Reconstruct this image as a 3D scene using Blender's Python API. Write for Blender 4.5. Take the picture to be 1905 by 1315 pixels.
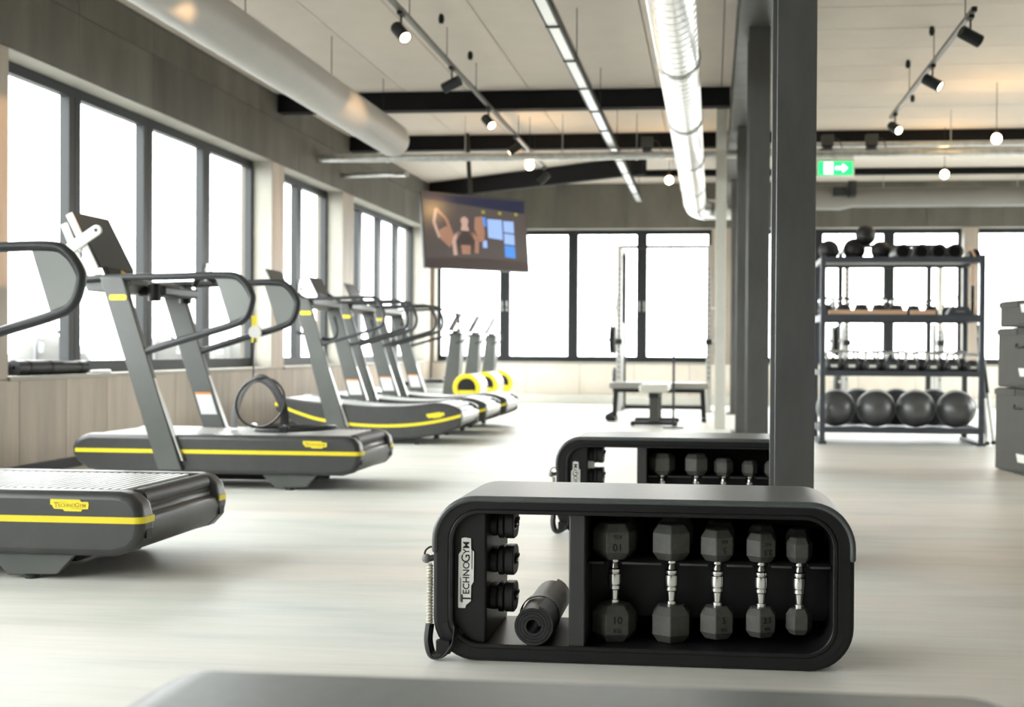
import bpy, bmesh, math, random
from mathutils import Vector, Matrix
random.seed(7)
PI = math.pi
R = math.radians
scene = bpy.context.scene
COL = scene.collection
for o in list(bpy.data.objects):
    bpy.data.objects.remove(o)

# ------------------------------------------------------------------ camera
W_PX, H_PX, F_PX, CX, CY = 1905., 1315., 2250., 1090., 670.
cam_d = bpy.data.cameras.new('camera')
cam_d.sensor_fit = 'HORIZONTAL'
cam_d.sensor_width = 36.
cam_d.lens = 36. * F_PX / W_PX
cam_d.shift_x = (W_PX / 2 - CX) / W_PX
cam_d.shift_y = (CY - H_PX / 2) / W_PX
cam_d.clip_end = 300
cam_d.dof.use_dof = True
cam_d.dof.focus_distance = 3.6
cam_d.dof.aperture_fstop = 3.4
cam = bpy.data.objects.new('camera', cam_d)
COL.objects.link(cam)
YAW = math.atan((1325 - CX) / F_PX)
cam.matrix_world = (Matrix.Translation((0, 0, .9)) @ Matrix.Rotation(YAW, 4, 'Z')
                    @ Matrix.Rotation(PI / 2 - R(.5), 4, 'X') @ Matrix.Rotation(.006, 4, 'Z'))
scene.camera = cam

# ------------------------------------------------------------------ world, exposure
world = bpy.data.worlds.new('overcast_sky')
scene.world = world
world.use_nodes = True
bgn = world.node_tree.nodes['Background']
bgn.inputs[0].default_value = (.985, 1.0, .985, 1)
bgn.inputs[1].default_value = 4.2
vs = scene.view_settings
vs.view_transform = 'Standard'
vs.look = 'None'
vs.gamma = 1
vs.use_curve_mapping = False
vs.exposure = 1.90


def portal(loc, rot, sx, sy):
    l = bpy.data.lights.new('window_portal', 'AREA')
    l.shape = 'RECTANGLE'
    l.size, l.size_y = sx, sy
    l.cycles.is_portal = True
    o = bpy.data.objects.new('window_portal', l)
    o.location = loc
    o.rotation_euler = rot
    COL.objects.link(o)
    return o


# ------------------------------------------------------------------ materials
MATS = {}


def mat(name, col, rough=.5, metal=0., vary=0., scale=6., stretch=(1, 1, 1), bump=0., emit=None, estr=1.,
        obj_vary=0., spec=.5, col2=None, coat=0., alpha_glass=False):
    m = bpy.data.materials.new(name)
    m.use_nodes = True
    nt = m.node_tree
    b = nt.nodes['Principled BSDF']
    b.inputs['Base Color'].default_value = (*col, 1)
    b.inputs['Roughness'].default_value = rough
    b.inputs['Metallic'].default_value = metal
    b.inputs['Specular IOR Level'].default_value = spec
    if coat:
        b.inputs['Coat Weight'].default_value = coat
        b.inputs['Coat Roughness'].default_value = .25
    if emit:
        b.inputs['Emission Color'].default_value = (*emit, 1)
        b.inputs['Emission Strength'].default_value = estr
    if vary or bump or obj_vary:
        tc = nt.nodes.new('ShaderNodeTexCoord')
        mp = nt.nodes.new('ShaderNodeMapping')
        mp.inputs['Scale'].default_value = stretch
        nz = nt.nodes.new('ShaderNodeTexNoise')
        nz.inputs['Scale'].default_value = scale
        nz.inputs['Detail'].default_value = 6
        nz.inputs['Roughness'].default_value = .6
        nt.links.new(tc.outputs['Object'], mp.inputs[0])
        if obj_vary:
            oi = nt.nodes.new('ShaderNodeObjectInfo')
            ad = nt.nodes.new('ShaderNodeVectorMath')
            ad.operation = 'MULTIPLY_ADD'
            cmb = nt.nodes.new('ShaderNodeCombineXYZ')
            for i in range(3):
                nt.links.new(oi.outputs['Random'], cmb.inputs[i])
            nt.links.new(cmb.outputs[0], ad.inputs[0])
            ad.inputs[1].default_value = (37, 53, 71)
            nt.links.new(mp.outputs[0], ad.inputs[2])
            nt.links.new(ad.outputs[0], nz.inputs['Vector'])
        else:
            nt.links.new(mp.outputs[0], nz.inputs['Vector'])
        rmp = nt.nodes.new('ShaderNodeValToRGB')
        c2 = col2 or tuple(min(1, c * (1 + vary)) for c in col)
        c1 = tuple(c * (1 - vary) for c in col)
        rmp.color_ramp.elements[0].position = .3
        rmp.color_ramp.elements[1].position = .7
        rmp.color_ramp.elements[0].color = (*c1, 1)
        rmp.color_ramp.elements[1].color = (*c2, 1)
        nt.links.new(nz.outputs['Fac'], rmp.inputs[0])
        out = rmp.outputs[0]
        if obj_vary:
            mx = nt.nodes.new('ShaderNodeMix')
            mx.data_type = 'RGBA'
            mx.blend_type = 'MULTIPLY'
            mx.inputs['Factor'].default_value = 1
            mr = nt.nodes.new('ShaderNodeMapRange')
            mr.inputs['To Min'].default_value = 1 - obj_vary
            mr.inputs['To Max'].default_value = 1 + obj_vary * .4
            nt.links.new(oi.outputs['Random'], mr.inputs['Value'])
            nt.links.new(out, mx.inputs['A'])
            nt.links.new(mr.outputs[0], mx.inputs['B'])
            out = mx.outputs['Result']
        nt.links.new(out, b.inputs['Base Color'])
        if bump:
            bp = nt.nodes.new('ShaderNodeBump')
            bp.inputs['Strength'].default_value = bump
            bp.inputs['Distance'].default_value = .01
            nt.links.new(nz.outputs['Fac'], bp.inputs['Height'])
            nt.links.new(bp.outputs[0], b.inputs['Normal'])
    MATS[name] = m
    return m


mat('concrete', (.130, .122, .102), .75, vary=.22, scale=1.6, stretch=(1.6, 1.6, .5), bump=.08, obj_vary=.16)
mat('concrete_core', (.12, .108, .09), .8, vary=.15, scale=2)
mat('wall_board', (.44, .375, .31), .6, vary=.16, scale=2.2, stretch=(3, 3, .35), obj_vary=.14)
mat('plaster', (.36, .345, .30), .7, vary=.05)
mat('sunlit_board', (.74, .68, .59), .6, vary=.08, scale=2, obj_vary=.06)  # wall board with the sunlight low on the back wall put into its colour
mat('ceiling_panel', (.66, .60, .53), .8, vary=.03, scale=3, obj_vary=.05)
mat('ceiling_gap', (.30, .27, .23), .9)
mat('frame', (.018, .021, .023), .5, spec=.35)
mat('steel_dark', (.13, .133, .13), .45, .55, vary=.25, scale=3, stretch=(1, 1, .3), spec=.6)
mat('beam_black', (.006, .006, .007), .7, spec=.2)
mat('galvanised', (.55, .56, .55), .32, .85, vary=.18, scale=14)
mat('spiral_metal', (.90, .91, .91), .28, .95, vary=.12, scale=20)
mat('duct_fabric', (.44, .425, .405), .55, vary=.04, scale=2)
mat('duct_grey', (.20, .19, .175), .5, vary=.06, scale=2)
mat('track_grey', (.16, .16, .15), .4, .3)
mat('pale_paint', (.62, .62, .56), .5, vary=.04)
mat('rubber_black', (.016, .016, .017), .48, vary=.2, scale=30, spec=.45)
mat('plastic_black', (.010, .010, .011), .42, vary=.12, scale=10, spec=.35)
mat('pad_vinyl', (.070, .080, .080), .40, vary=.15, scale=40, spec=.75, bump=.03)
mat('inner_black', (.006, .006, .006), .7, spec=.2)
mat('dumbbell_rubber', (.085, .085, .075), .50, vary=.15, scale=60)
mat('print_dark', (.004, .004, .004), .6)
mat('chrome', (.86, .86, .85), .16, 1.)
mat('white_print', (.80, .80, .77), .5)
mat('yellow', (.92, .76, .03), .42, vary=.05)
mat('amber', (.72, .42, .03), .45)
mat('amber_print', (.42, .30, .01), .45)
mat('mill_body', (.040, .041, .041), .38, vary=.12, scale=12, spec=.6)
mat('mill_frame', (.088, .095, .090), .40, vary=.08, scale=6, spec=.55)
mat('mill_rail', (.028, .032, .034), .42, vary=.1, scale=30)
mat('slat_rubber', (.46, .48, .47), .36, vary=.08, scale=30, spec=.6)
mat('white_plastic', (.82, .82, .78), .35)
mat('screen_black', (.030, .034, .036), .30)
mat('sticker_white', (.75, .76, .76), .5)
mat('orange_print', (.75, .28, .06), .5)
mat('silver_cap', (.62, .63, .62), .30, .5)
mat('rail_panel', (.21, .225, .215), .33, spec=.6)
mat('bosu_vinyl', (.085, .088, .088), .36, spec=.8)
mat('bosu_rim', (.62, .63, .62), .45)
mat('rack_steel', (.060, .068, .082), .45, vary=.1)
mat('iron', (.035, .036, .038), .5, vary=.2, scale=20)
mat('wood_light', (.80, .52, .34), .5, vary=.12, scale=5, stretch=(.4, 6, 6))
mat('foam_grey', (.062, .063, .055), .7, vary=.06, scale=8)
mat('foam_dark', (.035, .035, .032), .7)
mat('bench_vinyl', (.28, .28, .26), .35, vary=.08, scale=20)
mat('rope', (.62, .60, .50), .8, vary=.2, scale=60)
mat('grey_rubber', (.22, .22, .22), .55)
mat('sign_green', (.01, .36, .10), .4, emit=(.02, .62, .16), estr=.55)
mat('sign_white', (.8, .85, .8), .4, emit=(.9, 1, .9), estr=.8)
mat('bulb_glow', (1, .8, .5), .3, emit=(1., .60, .22), estr=38)
mat('lamp_lens', (1, .85, .6), .3, emit=(1., .78, .45), estr=6)
mat('tv_dark', (.02, .018, .018), .25, emit=(.10, .085, .08), estr=.22)
mat('tv_navy', (.01, .014, .04), .25, emit=(.010, .016, .040), estr=.22)
mat('tv_skin', (.1, .07, .06), .25, emit=(.40, .20, .13), estr=.22)
mat('tv_skin_pale', (.1, .07, .06), .25, emit=(.55, .36, .30), estr=.26)
mat('tv_cloth', (.03, .02, .02), .25, emit=(.05, .042, .04), estr=.22)
mat('tv_blue', (.02, .06, .2), .25, emit=(.06, .26, .72), estr=.30)
mat('tv_sky', (.1, .15, .3), .25, emit=(.30, .46, .85), estr=.28)
mat('tv_yellow', (.1, .09, .02), .25, emit=(.35, .30, .05), estr=.25)
mat('terrace_stone', (.26, .26, .25), .8, vary=.1, scale=1)
mat('wicker_pale', (.075, .075, .070), .8, vary=.1, scale=20)

# floor: pale vinyl with long soft streaks running across the room
fm = mat('floor_vinyl', (.60, .58, .54), .50, vary=.0, spec=.5)
nt = fm.node_tree
b = nt.nodes['Principled BSDF']
tc = nt.nodes.new('ShaderNodeTexCoord')
mp = nt.nodes.new('ShaderNodeMapping')
mp.inputs['Scale'].default_value = (.55, 2.6, 1)
n1 = nt.nodes.new('ShaderNodeTexNoise')
n1.inputs['Scale'].default_value = 1.5
n1.inputs['Detail'].default_value = 8
n1.inputs['Roughness'].default_value = .62
nt.links.new(tc.outputs['Object'], mp.inputs[0])
nt.links.new(mp.outputs[0], n1.inputs['Vector'])
rp = nt.nodes.new('ShaderNodeValToRGB')
e = rp.color_ramp.elements
e[0].position, e[0].color = .30, (.60, .61, .585, 1)
e[1].position, e[1].color = .72, (.79, .77, .735, 1)
k = e.new(.5)
k.color = (.72, .715, .69, 1)
nt.links.new(n1.outputs['Fac'], rp.inputs[0])
n2 = nt.nodes.new('ShaderNodeTexNoise')          # broad grey-green and sand-coloured zones of the print
n2.inputs['Scale'].default_value = .55
n2.inputs['Detail'].default_value = 4
nt.links.new(mp.outputs[0], n2.inputs['Vector'])
rp2 = nt.nodes.new('ShaderNodeValToRGB')
e2 = rp2.color_ramp.elements
e2[0].position, e2[0].color = .35, (.945, 1.0, .98, 1)
e2[1].position, e2[1].color = .65, (1.0, .968, .93, 1)
nt.links.new(n2.outputs['Fac'], rp2.inputs[0])
n3 = nt.nodes.new('ShaderNodeTexNoise')          # fine wood-grain streaks
n3.inputs['Scale'].default_value = 5
n3.inputs['Detail'].default_value = 5
mp3 = nt.nodes.new('ShaderNodeMapping')
mp3.inputs['Scale'].default_value = (.5, 6, 1)
nt.links.new(tc.outputs['Object'], mp3.inputs[0])
nt.links.new(mp3.outputs[0], n3.inputs['Vector'])
mr3 = nt.nodes.new('ShaderNodeMapRange')
mr3.inputs['To Min'].default_value = .90
mr3.inputs['To Max'].default_value = 1.08
nt.links.new(n3.outputs['Fac'], mr3.inputs['Value'])
prev = rp.outputs[0]
for src in (rp2.outputs[0], mr3.outputs[0]):
    mxf = nt.nodes.new('ShaderNodeMix')
    mxf.data_type = 'RGBA'
    mxf.blend_type = 'MULTIPLY'
    mxf.inputs['Factor'].default_value = 1
    nt.links.new(prev, mxf.inputs['A'])
    nt.links.new(src, mxf.inputs['B'])
    prev = mxf.outputs['Result']
nt.links.new(prev, b.inputs['Base Color'])

gm = bpy.data.materials.new('window_glass')
gm.use_nodes = True
nt = gm.node_tree
nt.nodes.clear()
out = nt.nodes.new('ShaderNodeOutputMaterial')
mx = nt.nodes.new('ShaderNodeMixShader')
tr = nt.nodes.new('ShaderNodeBsdfTransparent')
gl = nt.nodes.new('ShaderNodeBsdfGlossy')
gl.inputs['Roughness'].default_value = .02
tr.inputs[0].default_value = (.96, .97, .97, 1)
mx.inputs[0].default_value = .05
nt.links.new(tr.outputs[0], mx.inputs[1])
nt.links.new(gl.outputs[0], mx.inputs[2])
nt.links.new(mx.outputs[0], out.inputs[0])
MATS['glass'] = gm


# ------------------------------------------------------------------ mesh helpers
class MB:
    def __init__(s):
        s.v, s.f = [], []

    def add(s, v, f):
        n = len(s.v)
        s.v += [tuple(p) for p in v]
        s.f += [tuple(i + n for i in q) for q in f]
        return s

    def box(s, x0, x1, y0, y1, z0, z1, M=None):
        v = [Vector((x, y, z)) for z in (z0, z1) for y in (y0, y1) for x in (x0, x1)]
        if M:
            v = [M @ p for p in v]
        return s.add(v, [(0, 2, 3, 1), (4, 5, 7, 6), (0, 1, 5, 4), (2, 6, 7, 3), (0, 4, 6, 2), (1, 3, 7, 5)])

    def bar(s, p0, p1, w, h, up=(0, 0, 1)):
        p0, p1 = Vector(p0), Vector(p1)
        d = (p1 - p0)
        L = d.length
        d.normalize()
        u = Vector(up)
        sd = d.cross(u)
        if sd.length < 1e-4:
            sd = d.cross(Vector((0, 1, 0)))
        sd.normalize()
        u = sd.cross(d)
        M = Matrix(((d.x, sd.x, u.x, p0.x), (d.y, sd.y, u.y, p0.y), (d.z, sd.z, u.z, p0.z), (0, 0, 0, 1)))
        return s.box(0, L, -w / 2, w / 2, -h / 2, h / 2, M)

    def prism(s, poly, d0, d1, ax='y'):
        def P(a, b, d):
            return (a, d, b) if ax == 'y' else ((d, a, b) if ax == 'x' else (a, b, d))
        n = len(poly)
        v = [P(a, b, d0) for a, b in poly] + [P(a, b, d1) for a, b in poly]
        f = [tuple(range(n)), tuple(range(2 * n - 1, n - 1, -1))]
        f += [(i, (i + 1) % n, n + (i + 1) % n, n + i) for i in range(n)]
        return s.add(v, f)

    def strip(s, outer, inner, d0, d1, ax='y', closed=True):
        """a band between two matching outlines, given depth"""
        def P(a, b, d):
            return (a, d, b) if ax == 'y' else ((d, a, b) if ax == 'x' else (a, b, d))
        n = len(outer)
        v = [P(a, b, d0) for a, b in outer] + [P(a, b, d0) for a, b in inner]
        v += [P(a, b, d1) for a, b in outer] + [P(a, b, d1) for a, b in inner]
        f = []
        for i in range(n if closed else n - 1):
            j = (i + 1) % n
            f += [(i, j, n + j, n + i), (2 * n + i, 3 * n + i, 3 * n + j, 2 * n + j),
                  (i, 2 * n + i, 2 * n + j, j), (n + i, n + j, 3 * n + j, 3 * n + i)]
        if not closed:
            f += [(0, n, 3 * n, 2 * n), (n - 1, 3 * n - 1, 4 * n - 1, 2 * n - 1)]
        return s.add(v, f)

    def cyl(s, p0, p1, r0, r1=None, n=16, cap=True):
        r1 = r0 if r1 is None else r1
        p0, p1 = Vector(p0), Vector(p1)
        d = (p1 - p0).normalized()
        a = d.orthogonal().normalized()
        bq = d.cross(a)
        v = []
        for p, r in ((p0, r0), (p1, r1)):
            v += [p + (a * math.cos(2 * PI * i / n) + bq * math.sin(2 * PI * i / n)) * r for i in range(n)]
        f = [(i, (i + 1) % n, n + (i + 1) % n, n + i) for i in range(n)]
        if cap:
            f += [tuple(range(n - 1, -1, -1)), tuple(range(n, 2 * n))]
        return s.add(v, f)

    def tube(s, pts, r, n=8, closed=False, ry=None, up=None):
        pts = [Vector(p) for p in pts]
        m = len(pts)
        ry = r if ry is None else ry
        tg = []
        for i in range(m):
            if closed:
                t = pts[(i + 1) % m] - pts[i - 1]
            else:
                t = pts[min(i + 1, m - 1)] - pts[max(i - 1, 0)]
            tg.append(t.normalized())
        a = Vector(up) if up else tg[0].orthogonal()
        v = []
        for i in range(m):
            a = (a - tg[i] * a.dot(tg[i])).normalized() if not up else (Vector(up) - tg[i] * Vector(up).dot(tg[i])).normalized()
            c = tg[i].cross(a)
            v += [pts[i] + a * (r * math.cos(2 * PI * q / n)) + c * (ry * math.sin(2 * PI * q / n)) for q in range(n)]
        f = []
        for i in range(m if closed else m - 1):
            j = (i + 1) % m
            f += [(i * n + q, i * n + (q + 1) % n, j * n + (q + 1) % n, j * n + q) for q in range(n)]
        if not closed:
            f += [tuple(range(n - 1, -1, -1)), tuple(range((m - 1) * n, m * n))]
        return s.add(v, f)

    def lathe(s, prof, o=(0, 0, 0), axis=(0, 0, 1), n=16, rot=0.):
        o, d = Vector(o), Vector(axis).normalized()
        a = d.orthogonal().normalized()
        if abs(d.z) > .99:
            a = Vector((1, 0, 0))
        c = d.cross(a)
        v = []
        for r, h in prof:
            r = max(r, 1e-5)
            v += [o + d * h + (a * math.cos(rot + 2 * PI * i / n) + c * math.sin(rot + 2 * PI * i / n)) * r for i in range(n)]
        f = []
        for k in range(len(prof) - 1):
            f += [(k * n + i, k * n + (i + 1) % n, (k + 1) * n + (i + 1) % n, (k + 1) * n + i) for i in range(n)]
        return s.add(v, f)

    def ball(s, c, r, n=16, m=10, sc=(1, 1, 1)):
        prof = [(r * math.sin(PI * k / m), -r * math.cos(PI * k / m)) for k in range(m + 1)]
        q = MB().lathe(prof, n=n)
        return s.add([(c[0] + p[0] * sc[0], c[1] + p[1] * sc[1], c[2] + p[2] * sc[2]) for p in q.v], q.f)

    def xf(s, M):
        s.v = [tuple(M @ Vector(p)) for p in s.v]
        return s

    def text(s, body, size, M, extrude=.0004, bold=False):
        cu = bpy.data.curves.new('lettering', 'FONT')
        cu.body = body
        cu.size = size
        cu.extrude = extrude
        cu.resolution_u = 3
        cu.align_x = 'CENTER'
        cu.align_y = 'CENTER'
        if bold:
            cu.offset = size * .006
        ob = bpy.data.objects.new('lettering', cu)
        COL.objects.link(ob)
        me = bpy.data.meshes.new_from_object(ob.evaluated_get(bpy.context.evaluated_depsgraph_get()))
        s.add([M @ v.co for v in me.vertices], [tuple(p.vertices) for p in me.polygons])
        bpy.data.objects.remove(ob)
        bpy.data.curves.remove(cu)
        bpy.data.meshes.remove(me)
        return s

    def mesh(s, name, m, smooth=True, angle=38):
        me = bpy.data.meshes.new(name)
        me.from_pydata(s.v, [], s.f)
        bm = bmesh.new()
        bm.from_mesh(me)
        bmesh.ops.remove_doubles(bm, verts=bm.verts, dist=1e-6)
        bmesh.ops.recalc_face_normals(bm, faces=bm.faces)
        bm.to_mesh(me)
        bm.free()
        me.materials.append(MATS[m] if isinstance(m, str) else m)
        if smooth:
            me.shade_smooth()
            me.set_sharp_from_angle(angle=R(angle))
        return me

    def build(s, name, m, parent=None, bevel=0., seg=2, smooth=True, angle=38, label=None, loc=None):
        o = bpy.data.objects.new(name, s.mesh(name, m, smooth, angle))
        COL.objects.link(o)
        if parent:
            o.parent = parent
        if loc:
            o.location = loc
        if bevel:
            b = o.modifiers.new('bevel', 'BEVEL')
            b.width = bevel
            b.segments = seg
            b.limit_method = 'ANGLE'
            b.angle_limit = R(35)
        if label:
            o['label'] = label
        return o


def tag(o, label, cat, group=None):
    o['label'] = label
    o['category'] = cat
    if group:
        o['group'] = group
    return o


def thing(name, loc, label, cat, group=None, rz=0.):
    o = bpy.data.objects.new(name, None)
    o.empty_display_size = .1
    COL.objects.link(o)
    o.location = loc
    o.rotation_euler = (0, 0, rz)
    return tag(o, label, cat, group)


def copy_tree(o, loc=None, label=None, parent=None, group=None, skip=()):
    c = o.copy()
    COL.objects.link(c)
    c.parent = parent
    if loc is not None:
        c.location = loc
    if label:
        c['label'] = label
    if group:
        c['group'] = group
    for ch in o.children:
        if ch.name.split('.')[0] not in skip:
            copy_tree(ch, parent=c)
    return c


def struct(o):
    o['kind'] = 'structure'
    return o


def piece(name, me, parent, loc=(0, 0, 0)):
    o = bpy.data.objects.new(name, me)
    COL.objects.link(o)
    o.parent = parent
    o.location = loc
    return o


def rr(x0, x1, z0, z1, r, n=8):
    p = []
    for cx, cz, a0 in ((x1 - r, z0 + r, -90), (x1 - r, z1 - r, 0), (x0 + r, z1 - r, 90), (x0 + r, z0 + r, 180)):
        p += [(cx + r * math.cos(R(a0 + 90 * i / n)), cz + r * math.sin(R(a0 + 90 * i / n))) for i in range(n + 1)]
    return p


def smooth_path(pts, k=6, closed=False):
    """Catmull-Rom through points"""
    pts = [Vector(p) for p in pts]
    n = len(pts)
    out = []
    rng = n if closed else n - 1
    for i in range(rng):
        if closed:
            p0, p1, p2, p3 = pts[i - 1], pts[i], pts[(i + 1) % n], pts[(i + 2) % n]
        else:
            p0, p1, p2, p3 = pts[max(i - 1, 0)], pts[i], pts[i + 1], pts[min(i + 2, n - 1)]
        for j in range(k):
            t = j / k
            out.append(.5 * ((2 * p1) + (p2 - p0) * t + (2 * p0 - 5 * p1 + 4 * p2 - p3) * t * t
                             + (3 * p1 - p0 - 3 * p2 + p3) * t ** 3))
    if not closed:
        out.append(pts[-1])
    return out


# ================================================================== THE ROOM
XL, XR, YB, YF, ZC = -4.777, 7.5, 20.2, -5.0, 3.68
TH = .34
Z0, Z1 = .69, 2.93           # window openings

floor = struct(MB().box(XL - TH, XR + TH, YF - TH, YB + TH, -.2, 0).build('floor', 'floor_vinyl', smooth=False))


def wall(name, ax, pos, outward, a0, a1, openings, m='concrete_core'):
    """ax = axis the wall runs along; openings as (a0, a1)"""
    b = MB()
    p0, p1 = sorted((pos, pos + outward * TH))

    def seg(s0, s1, z0, z1):
        if ax == 'y':
            b.box(p0, p1, s0, s1, z0, z1)
        else:
            b.box(s0, s1, p0, p1, z0, z1)
    seg(a0, a1, 0, Z0)
    seg(a0, a1, Z1, ZC + .25)
    cur = a0
    for o0, o1 in openings:
        seg(cur, o0, Z0, Z1)
        cur = o1
    seg(cur, a1, Z0, Z1)
    return struct(b.build(name, m, smooth=False))


OPL = [(-3.8, -1.2), (-.8, 2.6), (3.0, 7.42), (7.77, 12.72), (13.09, 15.26), (15.72, 19.75)]
OPB = [(-4.70, -.02), (.56, 4.06), (4.28, 7.1)]
OPR = [(9.3, 14.2), (14.7, 19.4)]
OPF = []
wl = wall('wall_left', 'y', XL, -1, YF - TH, YB + TH, OPL)
wb = wall('wall_back', 'x', YB, 1, XL, XR, OPB)
wr = wall('wall_right', 'y', XR, 1, YF - TH, YB + TH, OPR)
wf = wall('wall_front', 'x', YF, -1, XL, XR, OPF)

# cladding boards on the two walls in view, one object each
CT = .014


def board_run(parent, ax, a0, a1, z0, z1, step, name, m, start=None):
    a = a0 if start is None else start
    while a < a1 - .02:
        lo, hi = max(a, a0), min(a + step, a1)
        if hi - lo > .03:
            w, h = hi - lo - .006, z1 - z0 - .006
            if ax == 'y':
                bm_ = MB().box(0, CT, -w / 2, w / 2, -h / 2, h / 2)
                loc = (XL, (lo + hi) / 2, (z0 + z1) / 2)
            else:
                bm_ = MB().box(-w / 2, w / 2, -CT, 0, -h / 2, h / 2)
                loc = ((lo + hi) / 2, YB, (z0 + z1) / 2)
            piece(name, bm_.mesh(name, m, smooth=False), parent, loc)
        a += step


board_run(wl, 'y', YF, YB - .02, Z1, 3.40, 1.22, 'concrete_panel', 'concrete', YF + .27)
board_run(wl, 'y', YF, YB - .02, 3.40, ZC - .01, 1.22, 'concrete_panel', 'concrete', YF + .27)
board_run(wl, 'y', YF, YB - .02, .07, Z0 - .02, .61, 'wall_board', 'wall_board', YF + .10)
for (p0, p1) in zip([YF] + [o[1] for o in OPL], [o[0] for o in OPL] + [YB - .02]):
    board_run(wl, 'y', p0, p1, Z0 - .02, Z1, 3, 'pier_board', 'wall_board')
board_run(wb, 'x', XL + .03, XR, Z1, ZC - .01, 1.22, 'concrete_panel', 'concrete', XL - .3)
board_run(wb, 'x', XL + .03, XR, .15, Z0 - .02, .92, 'wall_board', 'sunlit_board', XL - .2)  # lower boards coloured lighter in place of sun falling on them
for (p0, p1) in zip([XL + .03] + [o[1] for o in OPB], [o[0] for o in OPB] + [XR]):
    board_run(wb, 'x', p0, p1, Z0 - .02, Z1, 3, 'pier_board', 'wall_board')
struct(MB().box(XL, XL + .03, YF, YB - .3, 0, .07).build('baseboard_left', 'frame', smooth=False))
struct(MB().box(XL, XR, YB - .28, YB, 0, .15).build('baseboard_back', 'pale_paint', bevel=.008))

# plastered reveals
REV = .005


def window(n, ax, pos, outward, o0, o1, panes, handles=True):
    """frame, mullions, panes, handles and sill of one window opening"""
    root = bpy.data.objects.new('window_%d' % n, None)
    COL.objects.link(root)
    struct(root)
    fp = pos + outward * .20                       # room-side face of the frame
    fd = .07

    def B(a0, a1, d0, d1, z0, z1, b=None):
        b = b or MB()
        e0, e1 = sorted((fp + outward * d0, fp + outward * d1))
        return b.box(e0, e1, a0, a1, z0, z1) if ax == 'y' else b.box(a0, a1, e0, e1, z0, z1)
    fb = MB()
    B(o0, o1, 0, fd, Z1 - .085, Z1, fb)
    B(o0, o1, 0, fd, Z0, Z0 + .10, fb)
    B(o0, o0 + .06, 0, fd, Z0 + .10, Z1 - .085, fb)
    B(o1 - .06, o1, 0, fd, Z0 + .10, Z1 - .085, fb)
    fb.build('window_frame', 'frame', root, smooth=False)
    st = (o1 - o0) / panes
    for i in range(1, panes):
        a = o0 + st * i
        m_ = MB()
        B(a - .088, a - .004, -.008, fd, Z0 + .09, Z1 - .08, m_)
        B(a + .004, a + .088, -.008, fd, Z0 + .09, Z1 - .08, m_)
        B(a - .004, a + .004, .012, fd, Z0 + .09, Z1 - .08, m_)
        m_.build('mullion', 'frame', root, smooth=False)
        if handles and i % 2:
            for s in (-1, 1):
                h = MB()
                B(a + s * .04 - .012, a + s * .04 + .012, -.022, -.008, 1.55, 1.68, h)
                B(a + s * .04 - .010, a + s * .04 + .010, -.05, -.022, 1.60, 1.63, h)
                B(a + s * .04 - .010, a + s * .04 + .010, -.05, -.035, 1.60, 1.72, h)
                h.build('window_handle', 'silver_cap', root, smooth=False)
    for i in range(panes):
        B(o0 + st * i + .03, o0 + st * (i + 1) - .03, .03, .045, Z0 + .07, Z1 - .06).build('pane', 'glass', root, smooth=False)
    sb = MB()
    e0, e1 = sorted((pos - outward * .03, fp))
    sb.box(e0, e1, o0 + .002, o1 - .002, Z0 - .03, Z0 + .002) if ax == 'y' else sb.box(o0 + .002, o1 - .002, e0, e1, Z0 - .03, Z0 + .002)
    sb.build('window_sill', 'plaster', root, bevel=.004)
    rv = MB()
    e0, e1 = sorted((pos - outward * .012, fp))
    for q0, q1, z0, z1 in ((o0, o0 + REV, Z0, Z1), (o1 - REV, o1, Z0, Z1), (o0, o1, Z1 - REV, Z1)):
        rv.box(e0, e1, q0, q1, z0, z1) if ax == 'y' else rv.box(q0, q1, e0, e1, z0, z1)
    rv.build('reveal', 'plaster', root, smooth=False)
    c = (o0 + o1) / 2
    q = fp - outward * .02
    zc = (Z0 + Z1) / 2
    if ax == 'y':
        portal((q, c, zc), (0, R(90) * (1 if outward > 0 else -1), 0), Z1 - Z0, o1 - o0)
    else:
        portal((c, q, zc), (R(90) * (-1 if outward > 0 else 1), 0, 0), o1 - o0, Z1 - Z0)
    return root


wn = 1
for i, o in enumerate(OPL):
    window(wn, 'y', XL, -1, o[0], o[1], (2, 3, 4, 4, 2, 4)[i])
    wn += 1
for i, o in enumerate(OPB):
    window(wn, 'x', YB, 1, o[0], o[1], (4, 3, 2)[i])
    wn += 1
for o in OPR:
    window(wn, 'y', XR, 1, o[0], o[1], 4, False)
    wn += 1
for o in OPF:
    window(wn, 'x', YF, -1, o[0], o[1], 3, False)
    wn += 1

# ceiling slab and its panels
ceil = struct(MB().box(XL - TH, XR + TH, YF - TH, YB + TH, ZC + .03, ZC + .25).build('ceiling', 'ceiling_gap', smooth=False))
XS = .34


def cpanel(x0, x1, y0, y1):
    w, d = x1 - x0 - .010, y1 - y0 - .010
    piece('ceiling_panel', MB().box(-w / 2, w / 2, -d / 2, d / 2, 0, .03).mesh('ceiling_panel', 'ceiling_panel', smooth=False),
          ceil, ((x0 + x1) / 2, (y0 + y1) / 2, ZC))


ys = [YF, 4.3, 8.6, 12.9, 15.55, YB]
PW = .682
x = -3.33 - PW * 3
while x < XS - .05:
    for y0, y1 in zip(ys, ys[1:]):
        lo, hi = max(x, XL), min(x + PW, XS)
        if hi - lo > .05:
            cpanel(lo, hi, y0, y1)
    x += PW
y = 10.64 - PW * 24
while y < YB - .05:
    lo, hi = max(y, YF), min(y + PW, YB)
    if hi - lo > .05:
        cpanel(XS, 4.0, lo, hi)
        cpanel(4.0, XR, lo, hi)
    y += PW

# terrace outside
struct(MB().box(-60, 60, -40, 80, -.6, -.32).build('ground_outside', 'terrace_stone', smooth=False))


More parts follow.
